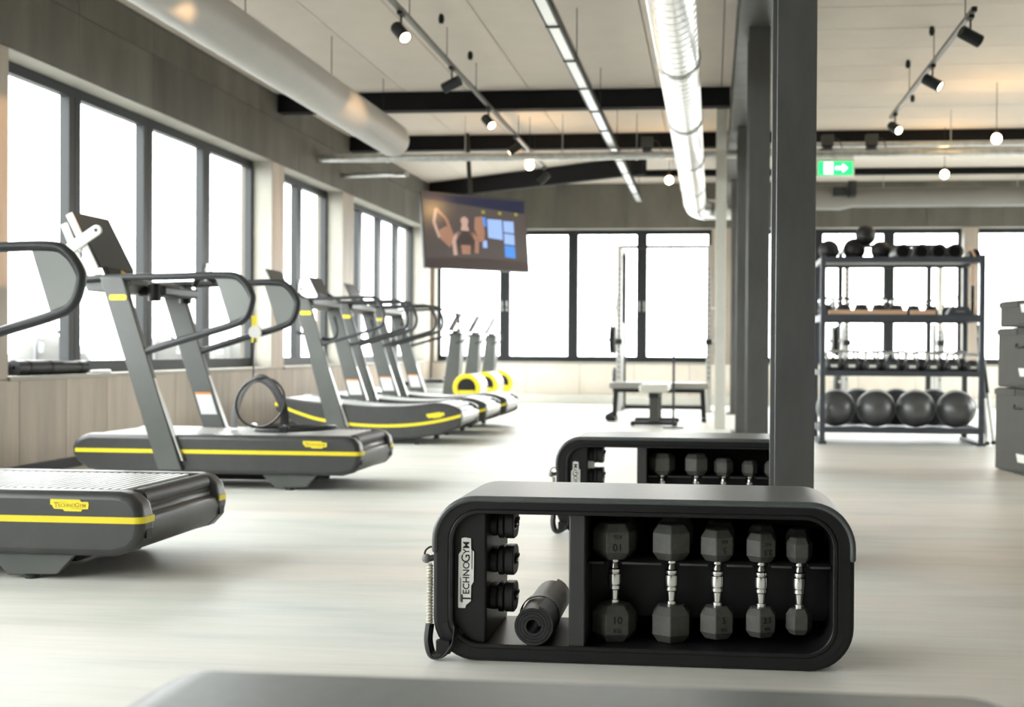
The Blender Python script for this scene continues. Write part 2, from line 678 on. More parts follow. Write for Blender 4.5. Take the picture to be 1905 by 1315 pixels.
# ------------------------------------------------------------------ steel columns and beams
def column(Y, label):
    r = thing('steel_column', (.336, Y, 0), label, 'column', 'steel columns in a row')
    h = 3.30
    MB().box(-.08, .08, 0, .016, 0, h).build('front_flange', 'steel_dark', r, bevel=.003)
    MB().box(-.006, .006, .016, .434, 0, h).build('web', 'steel_dark', r, smooth=False)
    MB().box(-.08, .08, .434, .45, 0, h).build('rear_flange', 'steel_dark', r, bevel=.003)
    bp = MB().box(-.13, .13, -.04, .49, 0, .018)
    bp.build('base_plate', 'steel_dark', r, bevel=.003)
    return r


for Y, l in ((5.0, 'nearest dark steel column, rising right behind the front storage bench'),
             (9.05, 'dark steel column half hidden behind the nearest column, beyond the second bench'),
             (13.1, 'third dark steel column back, a narrow strip left of the nearer two'),
             (17.15, 'farthest dark steel column in the row near the back windows')):
    column(Y, l)
lb = MB()
lb.box(.18, .49, YF, YB - .02, 3.30, 3.318)
lb.box(.18, .49, YF, YB - .02, ZC - .018, ZC - .002)
lb.box(.328, .342, YF, YB - .02, 3.318, ZC - .018)
tag(lb.build('roof_girder', 'steel_dark', smooth=False), 'long dark steel girder running into the room on top of the columns', 'beam')


def cross_beam(x0, x1, Y, h, label, w=.16):
    b = MB()
    b.box(x0, x1, Y, Y + w, ZC - h, ZC - h + .014)
    b.box(x0, x1, Y, Y + w, ZC - .018, ZC - .004)
    b.box(x0, x1, Y + .01, Y + .03, ZC - h + .014, ZC - .018)
    return tag(b.build('cross_beam', 'beam_black', smooth=False), label, 'beam', 'black ceiling beams')


cross_beam(XL + .02, .17, 12.85, .20, 'wide black ceiling beam above the television side, nearer of the two left ones')
cross_beam(XL + .02, .17, 15.5, .19, 'black ceiling beam just above the long silver pipe, farther of the two left ones')
cross_beam(.5, XR - .02, 15.5, .24, 'black ceiling beam on the right above the exit sign')
cross_beam(.5, XR - .02, 8.95, .16, 'dark beam at the top edge right of the big column')
cross_beam(.5, XR - .02, 18.7, .09, 'thin black beam low behind the exit sign on the right')
cross_beam(-1.35, .17, 18.7, .09, 'thin black beam behind the spiral duct')
db = MB().bar((-4.70, 19.9, 3.54), (-.98, 17.3, 3.54), .10, .26)
tag(db.build('diagonal_brace', 'beam_black', bevel=.004), 'black diagonal brace beam slanting above the television to the wall corner', 'beam')
pp = MB().box(.03, .15, 14.0, 14.12, 0, ZC - .005)
tag(pp.build('partition_post', 'pale_paint', bevel=.006), 'slim pale square post left of the far columns', 'post')

# ------------------------------------------------------------------ ducts and pipes
dct = thing('fabric_duct', (-3.39, 0, 3.118), 'large pale grey round air duct along the left windows', 'duct')
prof = [(.0001, 12.72), (.11, 12.71), (.160, 12.66), (.180, 12.55), (.180, 2.0)]
MB().lathe(prof, axis=(0, 1, 0), n=32).build('duct_sock', 'duct_fabric', dct)
MB().box(-.012, .012, 2, 12.5, .175, .195).build('hanger_rail', 'silver_cap', dct, smooth=False)
for yy in (4.5, 6.5, 8.5, 10.5, 12.2):
    MB().cyl((0, yy, .19), (0, yy, ZC - 3.12), .004, n=6).build('hanger_wire', 'frame', dct)

sd = thing('spiral_duct', (-.256, 0, 2.97), 'shiny silver spiral ventilation duct hanging over the room centre', 'duct')
rs = .149
prof = []
yy = 2.0
while yy < 17.0:
    prof += [(rs, yy), (rs, yy + .126), (rs + .0025, yy + .130), (rs + .0025, yy + .137), (rs, yy + .140)]
    yy += .14
MB().lathe(prof, axis=(0, 1, 0), n=28).build('spiral_pipe', 'spiral_metal', sd, angle=25)
el = [(0, 17.0, 0), (0, 17.3, 0), (.03, 17.52, -.01), (.12, 17.68, -.02), (.28, 17.75, -.02), (.62, 17.75, -.02)]
MB().tube(smooth_path(el, 5), rs, 24).build('elbow', 'spiral_metal', sd)
for yy in (4.2, 6.4, 8.6, 10.8, 13.0, 15.2, 16.9):
    MB().lathe([(rs + .007, -.03), (rs + .014, -.028), (rs + .014, .028), (rs + .007, .03)], (0, yy, 0), (0, 1, 0), 28).build('clamp_ring', 'galvanised', sd)
    MB().cyl((0, yy, rs), (0, yy, ZC - 2.972), .005, n=6).build('hanger_rod', 'galvanised', sd)

pipe = thing('sprinkler_pipe', (0, 14.23, 3.19), 'long silver pipe crossing the room under the black beam', 'pipe')
MB().cyl((XL + .02, 0, 0), (XR - .05, 0, 0), .050, n=20).build('pipe_run', 'galvanised', pipe)
for xx in (-3.9, -2.95, -1.78, -.9, 1.0, 2.7, 4.4):
    MB().cyl((xx, 0, .045), (xx, 0, ZC - 3.192), .006, n=6).build('hanger_rod', 'galvanised', pipe)
    MB().lathe([(.051, -.015), (.058, -.015), (.058, .015), (.051, .015)], (xx, 0, 0), (1, 0, 0), 20).build('pipe_clamp', 'galvanised', pipe)
ap = MB().cyl((.55, 14.75, 3.37), (XR - .05, 14.75, 3.37), .035, n=14)
tag(ap.build('conduit_pipe', 'galvanised'), 'thinner upper silver pipe on the right under the black beam', 'pipe')
wp = MB().tube(smooth_path([(XL + .016, 15.2, 3.12), (-4.2, 15.1, 3.12), (-3.95, 14.95, 3.10), (-3.78, 14.7, 3.06)], 5), .035, 10)
tag(wp.build('pipe_branch', 'galvanised'), 'short bent silver pipe branch under the pipe at the left wall', 'pipe')

rd = thing('air_handler_duct', (0, 19.0, 3.27), 'wide pale duct with dark fan boxes low along the back wall on the right', 'duct')
MB().lathe([(.0001, 1.55), (.19, 1.55), (.19, 1.95), (.15, 2.12), (.15, XR - .05)], axis=(1, 0, 0), n=24).build('duct_run', 'duct_grey', rd)
MB().box(1.82, 2.02, -.26, -.05, .0, .13).build('fan_box', 'frame', rd, bevel=.008)
MB().box(2.04, 2.16, -.30, -.05, -.02, .22).build('damper_box', 'frame', rd, bevel=.008)
for xx in (2.6, 4.6):
    MB().cyl((xx, 0, .14), (xx, 0, ZC - 3.272), .006, n=6).build('hanger_rod', 'galvanised', rd)

tray = thing('cable_tray', (-1.17, 0, 3.262), 'narrow dark cable tray running along the ceiling left of the spiral duct', 'cable tray')
MB().box(-.038, .038, 3, 19.2, -.010, 0).build('tray_base', 'silver_cap', tray, smooth=False)
for s in (-1, 1):
    MB().box(s * .045 - .008, s * .045 + .008, 3, 19.2, -.012, .045).build('tray_side', 'frame', tray, smooth=False)
for yy in [3.5 + 1.05 * i for i in range(15)]:
    MB().box(-.055, .055, yy, yy + .03, -.018, -.010).build('tray_strap', 'frame', tray, smooth=False)
for yy in (5.6, 7.7, 9.8, 11.9, 14.0, 16.1, 18.2):
    MB().cyl((.056, yy, 0), (.056, yy, ZC - 3.264), .004, n=6).build('hanger_rod', 'frame', tray)


# ------------------------------------------------------------------ track lights
def spot(loc, dirv, label, energy, group, size=55):
    t = thing('track_spotlight', loc, label, 'spotlight', group)
    MB().box(-.02, .02, -.05, .05, -.025, 0).build('track_adapter', 'frame', t, bevel=.003)
    MB().cyl((0, 0, -.025), (0, 0, -.11), .008, n=8).build('stem', 'frame', t)
    d = Vector(dirv).normalized()
    c = Vector((0, 0, -.15))
    MB().lathe([(.0001, -.085), (.044, -.085), (.048, -.08), (.048, .085), (.042, .085), (.040, .07), (.0001, .07)], c, d, 20).build('lamp_head', 'frame', t)
    MB().lathe([(.0001, .078), (.040, .076), (.0405, .072)], c, d, 20).build('lens', 'lamp_lens', t)
    l = bpy.data.lights.new('spot_beam', 'SPOT')
    l.energy = energy
    l.color = (1., .60, .28)
    l.spot_size = R(size)
    l.spot_blend = .6
    l.shadow_soft_size = .03
    lo = bpy.data.objects.new('spot_beam', l)
    COL.objects.link(lo)
    lo.parent = t
    lo.location = c + d * .10
    lo.rotation_euler = d.to_track_quat('-Z', 'Y').to_euler()
    return t


def track(x, y0, y1, label):
    t = thing('light_track', (x, 0, 3.40), label, 'light track')
    b = MB().box(-.018, .018, y0, y1, -.02, .012)
    b.build('track_rail', 'track_grey', t, smooth=False)
    MB().box(-.019, .019, y0 - .03, y0, -.022, .013).build('end_cap', 'frame', t, smooth=False)
    MB().box(-.019, .019, y1, y1 + .03, -.022, .013).build('end_cap', 'frame', t, smooth=False)
    yy = y0 + .3
    while yy < y1:
        MB().cyl((0, yy, .012), (0, yy, ZC - 3.402), .004, n=6).build('suspension_wire', 'frame', t)
        yy += 1.3
    return t


track(-2.30, 3.5, 16.45, 'long grey light track over the treadmill aisle')
track(1.88, 9.09, 13.15, 'short grey light track on the right near the exit sign')
GL = 'spotlights on the left track'
for yy, dv, en, l in ((7.0, (-2.37, .62, -1.2), 70, 'spotlight on the left track aimed at the near window pier'),
                      (8.75, (.55, -.55, -.62), 25, 'lit black spotlight nearest on the left track, aimed right'),
                      (10.5, (-1, .25, -.42), 10, 'black spotlight second on the left track, aimed at the concrete wall'),
                      (12.26, (.55, -.6, -.6), 25, 'lit black spotlight third on the left track, below the nearer beam'),
                      (13.94, (-.8, -.2, -.55), 22, 'black spotlight fourth on the left track, glowing orange by the pipe'),
                      (16.35, (-.7, .1, -.6), 40, 'black spotlight at the far end of the left track')):
    spot((-2.30, yy, 3.38), dv, l, en, GL, 34 if yy == 7.0 else 55)
GR = 'spotlights on the right track'
for yy, dv, l in ((9.2, (.9, .3, -.4), 'black spotlight at the near upper end of the right track'),
                  (10.75, (.7, -.35, -.5), 'black spotlight in the middle of the right track, aimed right'),
                  (12.9, (.35, -.75, -.45), 'lit round-faced spotlight at the lower end of the right track')):
    spot((1.88, yy, 3.38), dv, l, 25, GR)

for (x, y), l in zip(((-2.26, 9.9), (-2.27, 11.16), (-2.27, 13.62), (1.85, 10.62), (1.84, 11.82), (2.14, 13.43), (3.3, 10.85)),
                     ('small black ceiling sensor beside the first left spotlight', 'small black ceiling sensor beside the second left spotlight',
                      'small black ceiling sensor between the two left beams', 'small black ceiling sensor left of the right track, upper one',
                      'small black ceiling sensor left of the right track, lower one', 'small black ceiling sensor right of the lower end of the right track',
                      'small black ceiling sensor at the far right of the ceiling')):
    s = thing('ceiling_sensor', (x, y, ZC), l, 'sensor', 'ceiling sensors')
    MB().lathe([(.0001, 0), (.016, 0), (.016, -.012), (.0001, -.012)], n=12).build('mount', 'frame', s)
    MB().lathe([(.0001, -.012), (.022, -.012), (.026, -.045), (.018, -.075), (.0001, -.078)], n=12).build('sensor_body', 'frame', s)

# warm pendant bulbs
for (x, y, z), l in zip(((-2.19, 14.35, 3.10), (-.57, 15.7, 3.10), (2.85, 15.4, 3.10), (2.90, 12.86, 3.10)),
                        ('glowing bulb hanging below the silver pipe near the diagonal beam', 'glowing bulb hanging left of the end of the spiral duct',
                         'glowing bulb hanging below the pipes in the middle right', 'glowing bulb hanging at the far right in front of the black beam')):
    t = thing('pendant_bulb', (x, y, z), l, 'light bulb', 'bare warm pendant bulbs')
    MB().cyl((0, 0, .085), (0, 0, ZC - z), .004, n=6).build('cord', 'frame', t)
    MB().lathe([(.0001, .09), (.018, .09), (.02, .05), (.0001, .05)], n=14).build('socket', 'frame', t)
    MB().ball((0, 0, 0), .05, 16, 10, (1, 1, 1.05)).build('bulb', 'bulb_glow', t)

# emergency lamp boxes and exit sign
for x, l in ((-.78, 'small grey emergency lamp box on the pipe beside the spiral duct'), (1.31, 'small grey emergency lamp box right beside the big column above the exit sign'),
             (1.81, 'small grey emergency lamp box above the pipe right of the exit sign')):
    t = thing('emergency_lamp', (x, 14.23, 3.242), l, 'lamp box', 'emergency lamp boxes')
    MB().box(-.07, .07, -.05, .05, .02, .16).build('housing', 'foam_grey', t, bevel=.01)
    MB().box(-.05, .05, -.06, .06, 0, .03).build('bracket', 'frame', t, smooth=False)
    MB().tube(smooth_path([(.07, 0, .12), (.13, 0, .10), (.16, 0, .02), (.17, 0, -.03)], 4), .006, 6).build('lead', 'frame', t)
ex = thing('exit_sign', (1.40, 14.205, 2.915), 'green emergency exit sign with white door and arrow beside the column', 'sign')
MB().box(-.215, .215, 0, .05, 0, .215).build('housing', 'white_plastic', ex, bevel=.006)
MB().box(-.195, .195, -.004, 0, .018, .175).build('sign_face', 'sign_green', ex, smooth=False)
MB().box(-.13, -.03, -.007, -.004, .03, .165).build('door_symbol', 'sign_white', ex, smooth=False)
rm = MB()
rm.lathe([(.0001, 0), (.011, 0), (.011, .002), (.0001, .002)], (-.07, -.009, .138), (0, -1, 0), 12)
for a, c in (((-.075, .125), (-.085, .08)), ((-.085, .08), (-.06, .06)), ((-.06, .06), (-.065, .035)), ((-.085, .08), (-.105, .05)),
             ((-.075, .12), (-.05, .10)), ((-.075, .12), (-.10, .105))):
    rm.bar((a[0], -.0085, a[1]), (c[0], -.0085, c[1]), .002, .011, (0, 0, 1))
rm.build('running_figure', 'sign_green', ex, smooth=False)
MB().prism([(0, .08), (.08, .08), (.08, .045), (.14, .0975), (.08, .15), (.08, .115), (0, .115)], -.007, -.004).build('arrow', 'sign_white', ex, smooth=False)
MB().cyl((0, .025, .215), (0, .025, .255), .01, n=8).build('bracket', 'galvanised', ex)

# ------------------------------------------------------------------ television
p0, p1 = Vector((-3.58, 14.70)), Vector((-2.42, 15.70))
dx = (p1 - p0)
TW = dx.length
ang = math.atan2(dx.y, dx.x)
tv = thing('television', ((p0.x + p1.x) / 2, (p0.y + p1.y) / 2, 2.385), 'large flat television hung from the ceiling beside the left windows', 'television', rz=ang)
tv.rotation_euler = (R(-7), 0, ang)
hw, hh = TW / 2, .485
MB().box(-hw, hw, 0, .05, -hh, hh).build('bezel', 'screen_black', tv, bevel=.006)
scr = MB().box(-hw + .015, hw - .015, -.003, 0, -hh + .02, hh - .02).build('screen', 'tv_dark', tv, smooth=False)


def pic(name, poly, m, d=.0045):
    MB().prism([(-hw + u * TW, hh - v * 2 * hh) for u, v in poly], -d, -.003).build(name, m, scr, smooth=False)


pic('picture_band', [(.02, .03), (.98, .03), (.98, .2), (.55, .16), (.02, .1)], 'tv_navy', .0040)
pic('picture_floor', [(.02, .88), (.45, .84), (.98, .86), (.98, .97), (.02, .97)], 'tv_cloth', .0042)


def limb(pts, w, m='tv_skin', d=.0050):
    q = MB()
    for (a, c) in zip(pts, pts[1:]):
        q.bar((-hw + a[0] * TW, -d, hh - a[1] * 2 * hh), (-hw + c[0] * TW, -d, hh - c[1] * 2 * hh), .001, w * 1.0, (0, 0, 1))
    return q


fig = limb([(.34, .50), (.28, .62), (.29, .82)], .055, 'tv_skin')
fig.build('picture_arm', 'tv_skin_pale', scr, smooth=False)
limb([(.44, .50), (.50, .60), (.49, .78)], .055).build('picture_arm', 'tv_skin', scr, smooth=False)
pic('picture_torso', [(.31, .48), (.46, .48), (.47, .62), (.44, .80), (.34, .80), (.31, .62)], 'tv_cloth', .0055)
pic('picture_waist', [(.345, .68), (.435, .68), (.43, .80), (.35, .80)], 'tv_skin', .006)
MB().lathe([(.0001, .004), (.055, .004), (.055, .0065), (.0001, .0065)], (-hw + .39 * TW, 0, hh - .36 * 2 * hh), (0, -1, 0), 18).build('picture_head', 'tv_skin_pale', scr)
pic('picture_neck', [(.365, .40), (.415, .40), (.43, .49), (.35, .49)], 'tv_skin_pale', .006)
limb([(.13, .22), (.105, .40), (.15, .60)], .04).build('picture_arm', 'tv_skin_pale', scr, smooth=False)
limb([(.13, .22), (.22, .35), (.27, .56)], .04).build('picture_arm', 'tv_skin', scr, smooth=False)
pic('picture_back', [(.15, .50), (.22, .44), (.30, .60), (.24, .72), (.16, .62)], 'tv_skin', .0046)
pic('picture_side', [(.49, .30), (.56, .28), (.58, .48), (.57, .62), (.52, .62), (.48, .45)], 'tv_skin', .0048)
pic('picture_panel', [(.61, .31), (.75, .31), (.75, .58), (.61, .56)], 'tv_sky')
pic('picture_panel', [(.54, .29), (.595, .29), (.595, .42), (.55, .40)], 'tv_blue')
pic('picture_panel', [(.765, .32), (.865, .32), (.865, .48), (.765, .47)], 'tv_sky')
pic('picture_panel', [(.765, .49), (.865, .50), (.865, .64), (.765, .63)], 'tv_sky')
pic('picture_panel', [(.765, .65), (.865, .66), (.865, .82), (.765, .81)], 'tv_blue')
pic('picture_panel', [(.555, .60), (.595, .60), (.595, .70), (.555, .70)], 'tv_sky')
for u in (.56, .72, .88):
    pic('picture_mark', [(u, .20), (u + .03, .20), (u + .03, .24), (u, .24)], 'tv_yellow')
MB().box(-.2, .2, .05, .09, -.15, .15).build('wall_plate', 'frame', tv, smooth=False)
MB().cyl((0, .10, -.1), (0, .10, 1.325), .03, n=12).build('ceiling_pole', 'frame', tv)


# ================================================================== STORAGE BENCHES
def plate_poly(w, h):
    """stepped emblem outline, long axis = first coordinate"""
    a, c = w / 2, h / 2
    return [(-a, c * .9), (-a * .98, c), (a * .52, c * .96), (a * .62, c * .62), (a * .97, c * .60), (a, c * .2), (a * .97, -c * .6),
            (a * .66, -c * .64), (a * .60, -c), (-a * .25, -c * .97), (-a * .36, -c * .66), (-a * .80, -c * .62), (-a * .92, 0), (-a, c * .1)]


def emblem_text(b, w, M, ext=.0004):
    """TECHNOGYM in large and small capitals centred on the emblem, width w"""
    s = w / 6.6
    b.text('T', s * 1.45, M @ Matrix.Translation((-2.75 * s, -.05 * s, 0)), ext, True)
    b.text('ECHNO', s, M @ Matrix.Translation((-.55 * s, -.05 * s, 0)), ext, True)
    b.text('G', s * 1.3, M @ Matrix.Translation((1.55 * s, .0 * s, 0)), ext, True)
    b.text('YM', s, M @ Matrix.Translation((2.68 * s, -.05 * s, 0)), ext, True)
    b.box(-3.1 * s, -.5 * s, .56 * s, .62 * s, -ext, ext, M)
    b.box(.4 * s, 2.6 * s, -.66 * s, -.60 * s, -ext, ext, M)


def make_bench(loc, label):
    t = thing('storage_bench', loc, label, 'bench', 'storage benches')
    outer = rr(-.6, .6, 0, .470, .125, 10)
    inner = rr(-.545, .545, .047, .430, .085, 10)
    MB().strip(outer, inner, 0, .40).build('shell', 'plastic_black', t, bevel=.012, seg=3, angle=50)
    lo = rr(-.553, .553, .038, .438, .092, 10)
    li = rr(-.540, .540, .051, .426, .080, 10)
    MB().strip(lo, li, -.004, .012).build('rim_lip', 'plastic_black', t, bevel=.003)
    # padded top wrapping both shoulders
    po = [p for p in rr(-.603, .603, 0, .477, .128, 12) if p[1] > .30]
    pi_ = [p for p in rr(-.586, .586, .02, .459, .111, 12) if p[1] > .30]
    n = min(len(po), len(pi_))
    po = [(.603, .31)] + po[:n] + [(-.603, .31)]
    pi_ = [(.586, .31)] + pi_[:n] + [(-.586, .31)]
    MB().strip(po, pi_, -.007, .407, closed=False).build('padded_top', 'pad_vinyl', t, bevel=.008, seg=3, angle=50)
    MB().box(-.546, -.446, .018, .385, .046, .431).build('side_block', 'plastic_black', t, bevel=.006)
    MB().box(-.205, -.158, .010, .392, .046, .431).build('divider', 'mill_body', t, bevel=.004)
    MB().box(-.16, .546, .376, .388, .046, .431).build('back_panel', 'inner_black', t, smooth=False)
    MB().box(-.158, .546, .30, .376, .278, .286).build('rack_plate', 'inner_black', t, smooth=False)
    MB().box(-.158, .546, .205, .211, .10, .280).build('rack_baffle', 'plastic_black', t, smooth=False)
    xs = [-.158, -.082, .085, .219, .346, .456, .546]
    for i in range(6):
        a = xs[i] + (0 if i == 0 else .020)
        c = xs[i + 1] - (0 if i == 5 else .020)
        MB().box(a, c, .060, .30, .280, .2865).build('rack_plate', 'inner_black', t, smooth=False)
        if c - a > .03:
            MB().box(a + .006, c - .006, .056, .060, .279, .2865).build('rack_edge', 'iron', t, bevel=.002)
    for sx in (-1, 1):
        arc_o = [(sx * .472 + sx * .103 * math.sin(R(a)), .128 - .103 * math.cos(R(a))) for a in range(12, 79, 6)]
        arc_i = [(sx * .472 + sx * .086 * math.sin(R(a)), .128 - .086 * math.cos(R(a))) for a in range(12, 79, 6)]
        MB().strip(arc_o, arc_i, -.0015, .004, closed=False).build('corner_slot', 'print_dark', t, smooth=False)
    # white emblem on the left block, reading upwards
    Mx = Matrix.Translation((-.505, .016, .252)) @ Matrix.Rotation(R(90), 4, 'X') @ Matrix.Rotation(R(90), 4, 'Z')
    q = MB().prism(plate_poly(.205, .046), -.001, .003, 'z').xf(Mx)
    em = q.build('emblem', 'white_print', t, smooth=False, label='white emblem plate reading TECHNOGYM')
    tx = MB()
    emblem_text(tx, .178, Mx @ Matrix.Translation((0, 0, .0036)))
    tx.build('lettering', 'print_dark', em, smooth=False)
    for sx in (-.45, .45):
        for yy in (.06, .34):
            MB().cyl((sx, yy, -.0), (sx, yy, .006), .02, n=12).build('foot_pad', 'rubber_black', t)
    return t


B1 = (-.20, 3.43, 0)
B2 = (-.155, 5.85, 0)
B3 = (-.17, 1.12, 0)
bench1 = make_bench(B1, 'black storage bench in the foreground holding five pairs of dumbbells and a rolled mat')
bench2 = copy_tree(bench1, B2, 'black storage bench standing behind the front one, partly hidden by the column')
bench3 = copy_tree(bench1, B3, 'grey padded bench top at the bottom edge of the picture, closest to the viewer')

# dumbbells
SIZES = [(.066, .106), (.062, .105), (.054, .092), (.048, .084), (.039, .074)]
NUMS = ['10', '', '5', '2.5', '']
DX = [-.082, .085, .219, .346, .456]
ROT = [R(13), R(30), R(26), R(25), R(6)]


def head_prof(r, h):
    return [(.0001, 0), (r * .70, 0), (r, h * .23), (r, h * .77), (r * .70, h), (.0001, h)]


def make_dumbbell(i, loc, label, group, number=True, rot=None):
    r, h = SIZES[i]
    rot = ROT[i] if rot is None else rot
    t = thing('hex_dumbbell', loc, label, 'dumbbell', group)
    zt = .2868 - loc[2]
    L = .134
    zb = zt - L - h
    for z in (zb, zt):
        MB().lathe(head_prof(r, h), (0, 0, z), (0, 0, 1), 6, rot).build('weight_head', 'dumbbell_rubber', t, smooth=False, bevel=.002, seg=1)
    hz = zb + h
    k = .85 + .15 * r / .066
    hp = [(.0001, -.004), (.017, -.004), (.017, .012), (.012, .014), (.0145, .040), (.019, .044), (.019, .052), (.016, .054), (.0205, .058),
          (.0215, .068), (.0205, .088), (.016, .092), (.019, .094), (.019, .102), (.0145, .106), (.012, .122), (.015, .124), (.015, .138), (.0001, .138)]
    MB().lathe([(a * k, c) for a, c in hp], (0, 0, hz), (0, 0, 1), 16).build('handle', 'chrome', t, angle=30, label='chrome handle')
    if number and NUMS[i]:
        a = ROT[i] + R(30)
        cand = [a + R(60) * q for q in range(6)]
        best = min(cand, key=lambda v: abs(((v + R(90) - R(18) + PI) % (2 * PI)) - PI))
        ap = r * math.cos(R(30)) + .0006
        nrm = Vector((math.cos(best), math.sin(best), 0))
        for z, fl in ((zb + h * .5, 0), (zt + h * .5, 1)):
            M = Matrix.Translation(nrm * ap + Vector((0, 0, z))) @ Matrix.Rotation(best + R(90), 4, 'Z') @ Matrix.Rotation(R(90), 4, 'X')
            if fl:
                M = M @ Matrix.Rotation(PI, 4, 'Z')
            q = MB()
            q.text(NUMS[i], r * .46, M @ Matrix.Translation((0, h * .12, 0)), .0005, True)
            q.text('KG', r * .26, M @ Matrix.Translation((0, -h * .16, 0)), .0005, True)
            q.build('number_mark', 'print_dark', t, smooth=False)
    return t


ORD = ['largest dumbbell, leftmost in the front bench, marked 10', 'dumbbell second from the left in the front bench', 'middle dumbbell of the front bench',
       'dumbbell second from the right in the front bench', 'smallest dumbbell, rightmost in the front bench']
for i in range(5):
    r, h = SIZES[i]
    zb = .2868 - .134 - h
    make_dumbbell(i, (B1[0] + DX[i], B1[1] + .125, zb), 'black hexagonal ' + ORD[i] + ', chrome handle', 'front row of dumbbells in the front bench', True)
for i in range(5):
    r, h = SIZES[i]
    zb = .2868 - .134 - h
    make_dumbbell(i, (B1[0] + DX[i] + .008, B1[1] + .285, zb), 'black hexagonal dumbbell in the rear row, right behind the ' + ['leftmost', 'second', 'middle', 'fourth', 'rightmost'][i] + ' front one',
                  'rear row of dumbbells in the front bench', False)
for i in range(5):
    q = (0, 1, 3, 4, 4)[i]
    r, h = SIZES[q]
    zb = .2868 - .134 - h
    make_dumbbell(q, (B2[0] + DX[i] - .005, B2[1] + .125, zb), 'black hexagonal dumbbell in the rear bench, ' + ['leftmost', 'second from the left', 'third from the left', 'fourth from the left', 'rightmost behind the column'][i],
                  'dumbbells in the rear bench', False, (R(4), R(32), R(-12), R(-8), R(10))[i])

# hand weights on the left block
for bi, (bx, by, bz) in enumerate((B1, B2)):
    for j, z in enumerate((.384, .276, .167)):
        if bi == 1 and j == 2:
            continue
        t = thing('hand_weight', (bx - .446, by + .12, z - .045),
                  ('upper', 'middle', 'lower')[j] + ' black rounded hand weight on the side block of the ' + ('front' if bi == 0 else 'rear') + ' bench',
                  'hand weight', 'hand weights on the storage benches')
        for k, (x0, x1, g) in enumerate(((.0, .020, .036), (.023, .040, .043), (.043, .070, .043))):
            o_ = rr(-.055, .055, .045 - g, .045 + g, min(.036, g - .001), 7)
            if k == 2:
                i_ = rr(-.030, .030, .030, .060, .0145, 7)
                MB().strip(o_, i_, x0, x1, 'x').build('weight_plate', 'rubber_black', t, bevel=.003)
            else:
                MB().prism(o_, x0, x1, 'x').build('weight_plate', 'rubber_black', t, bevel=.003)
        MB().cyl((.02, 0, .045), (.078, 0, .045), .010, n=12).build('holding_peg', 'chrome', t)
        MB().box(.060, .080, -.012, .012, .052, .064).build('strap_tab', 'rubber_black', t, bevel=.003)

# rolled mat in the bench
t = thing('rolled_mat', (-.505, 3.42, .1085), 'black rolled exercise mat lying in the open left bay of the front bench', 'exercise mat')
turns, th = 4.2, .0088
sp_o, sp_i = [], []
N = 110
for i in range(N + 1):
    a = 2 * PI * turns * i / N
    rad = .019 + th * a / (2 * PI)
    sp_o.append(((rad + th * .46) * math.cos(a), (rad + th * .46) * math.sin(a)))
    sp_i.append(((rad - th * .40) * math.cos(a), (rad - th * .40) * math.sin(a)))
MB().strip(sp_o, sp_i, 0, .42, closed=False).build('mat_roll', 'rubber_black', t)
MB().lathe([(.0575, -.02), (.0605, -.018), (.0605, .018), (.0575, .02)], (-.0, .15, 0), (0, 1, 0), 28).build('mat_strap', 'plastic_black', t)

# resistance cord on the left end of the bench
for (bx, by, bz), l in ((B1, 'resistance cord with white sleeve and black strap on the left end of the front bench'),
                        (B2, 'resistance cord hanging on the left end of the rear bench')):
    t = thing('resistance_cord', (bx - .60, by + .03, 0), l, 'resistance band', 'resistance cords on benches')
    hx = []
    for i in range(240):
        a = i / 240
        hx.append((-.016 + .0065 * math.cos(a * 2 * PI * 22), .0065 * math.sin(a * 2 * PI * 22), .075 + .20 * a))
    MB().tube(hx, .0038, 5).build('coiled_sleeve', 'rope', t)
    MB().ball((-.026, 0, .288), .014, 14, 9).build('end_ball', 'grey_rubber', t)
    MB().cyl((-.016, 0, .288), (.0, 0, .292), .009, n=10).build('ball_socket', 'rubber_black', t)
    MB().tube(smooth_path([(0, 0, .318), (-.014, 0, .322), (-.028, 0, .312), (-.032, 0, .298)], 5), .003, 6).build('cord_loop', 'rubber_black', t)
    st = [(-.008, -.012, .10), (-.010, -.020, .055), (.004, -.024, .012), (.035, -.030, .016), (.062, -.034, .050), (.068, -.030, .082), (.064, .0, .085)]
    MB().tube(smooth_path(st, 5), .024, 8, ry=.006, up=(0, 1, 0)).build('corner_strap', 'rubber_black', t)
    MB().tube(smooth_path([(-.012, -.01, .10), (-.014, -.022, .055), (-.002, -.032, .018), (.024, -.036, .018), (.045, -.036, .045)], 5), .013, 8).build('webbing_loop', 'plastic_black', t)
    MB().box(.014, .056, -.050, -.030, .022, .062).build('buckle', 'plastic_black', t, bevel=.003)


# ================================================================== TREADMILLS
def dloop(pts2d, y, r=.022, k=6):
    return MB().tube(smooth_path([(a, y, c) for a, c in pts2d], k), r, 10)


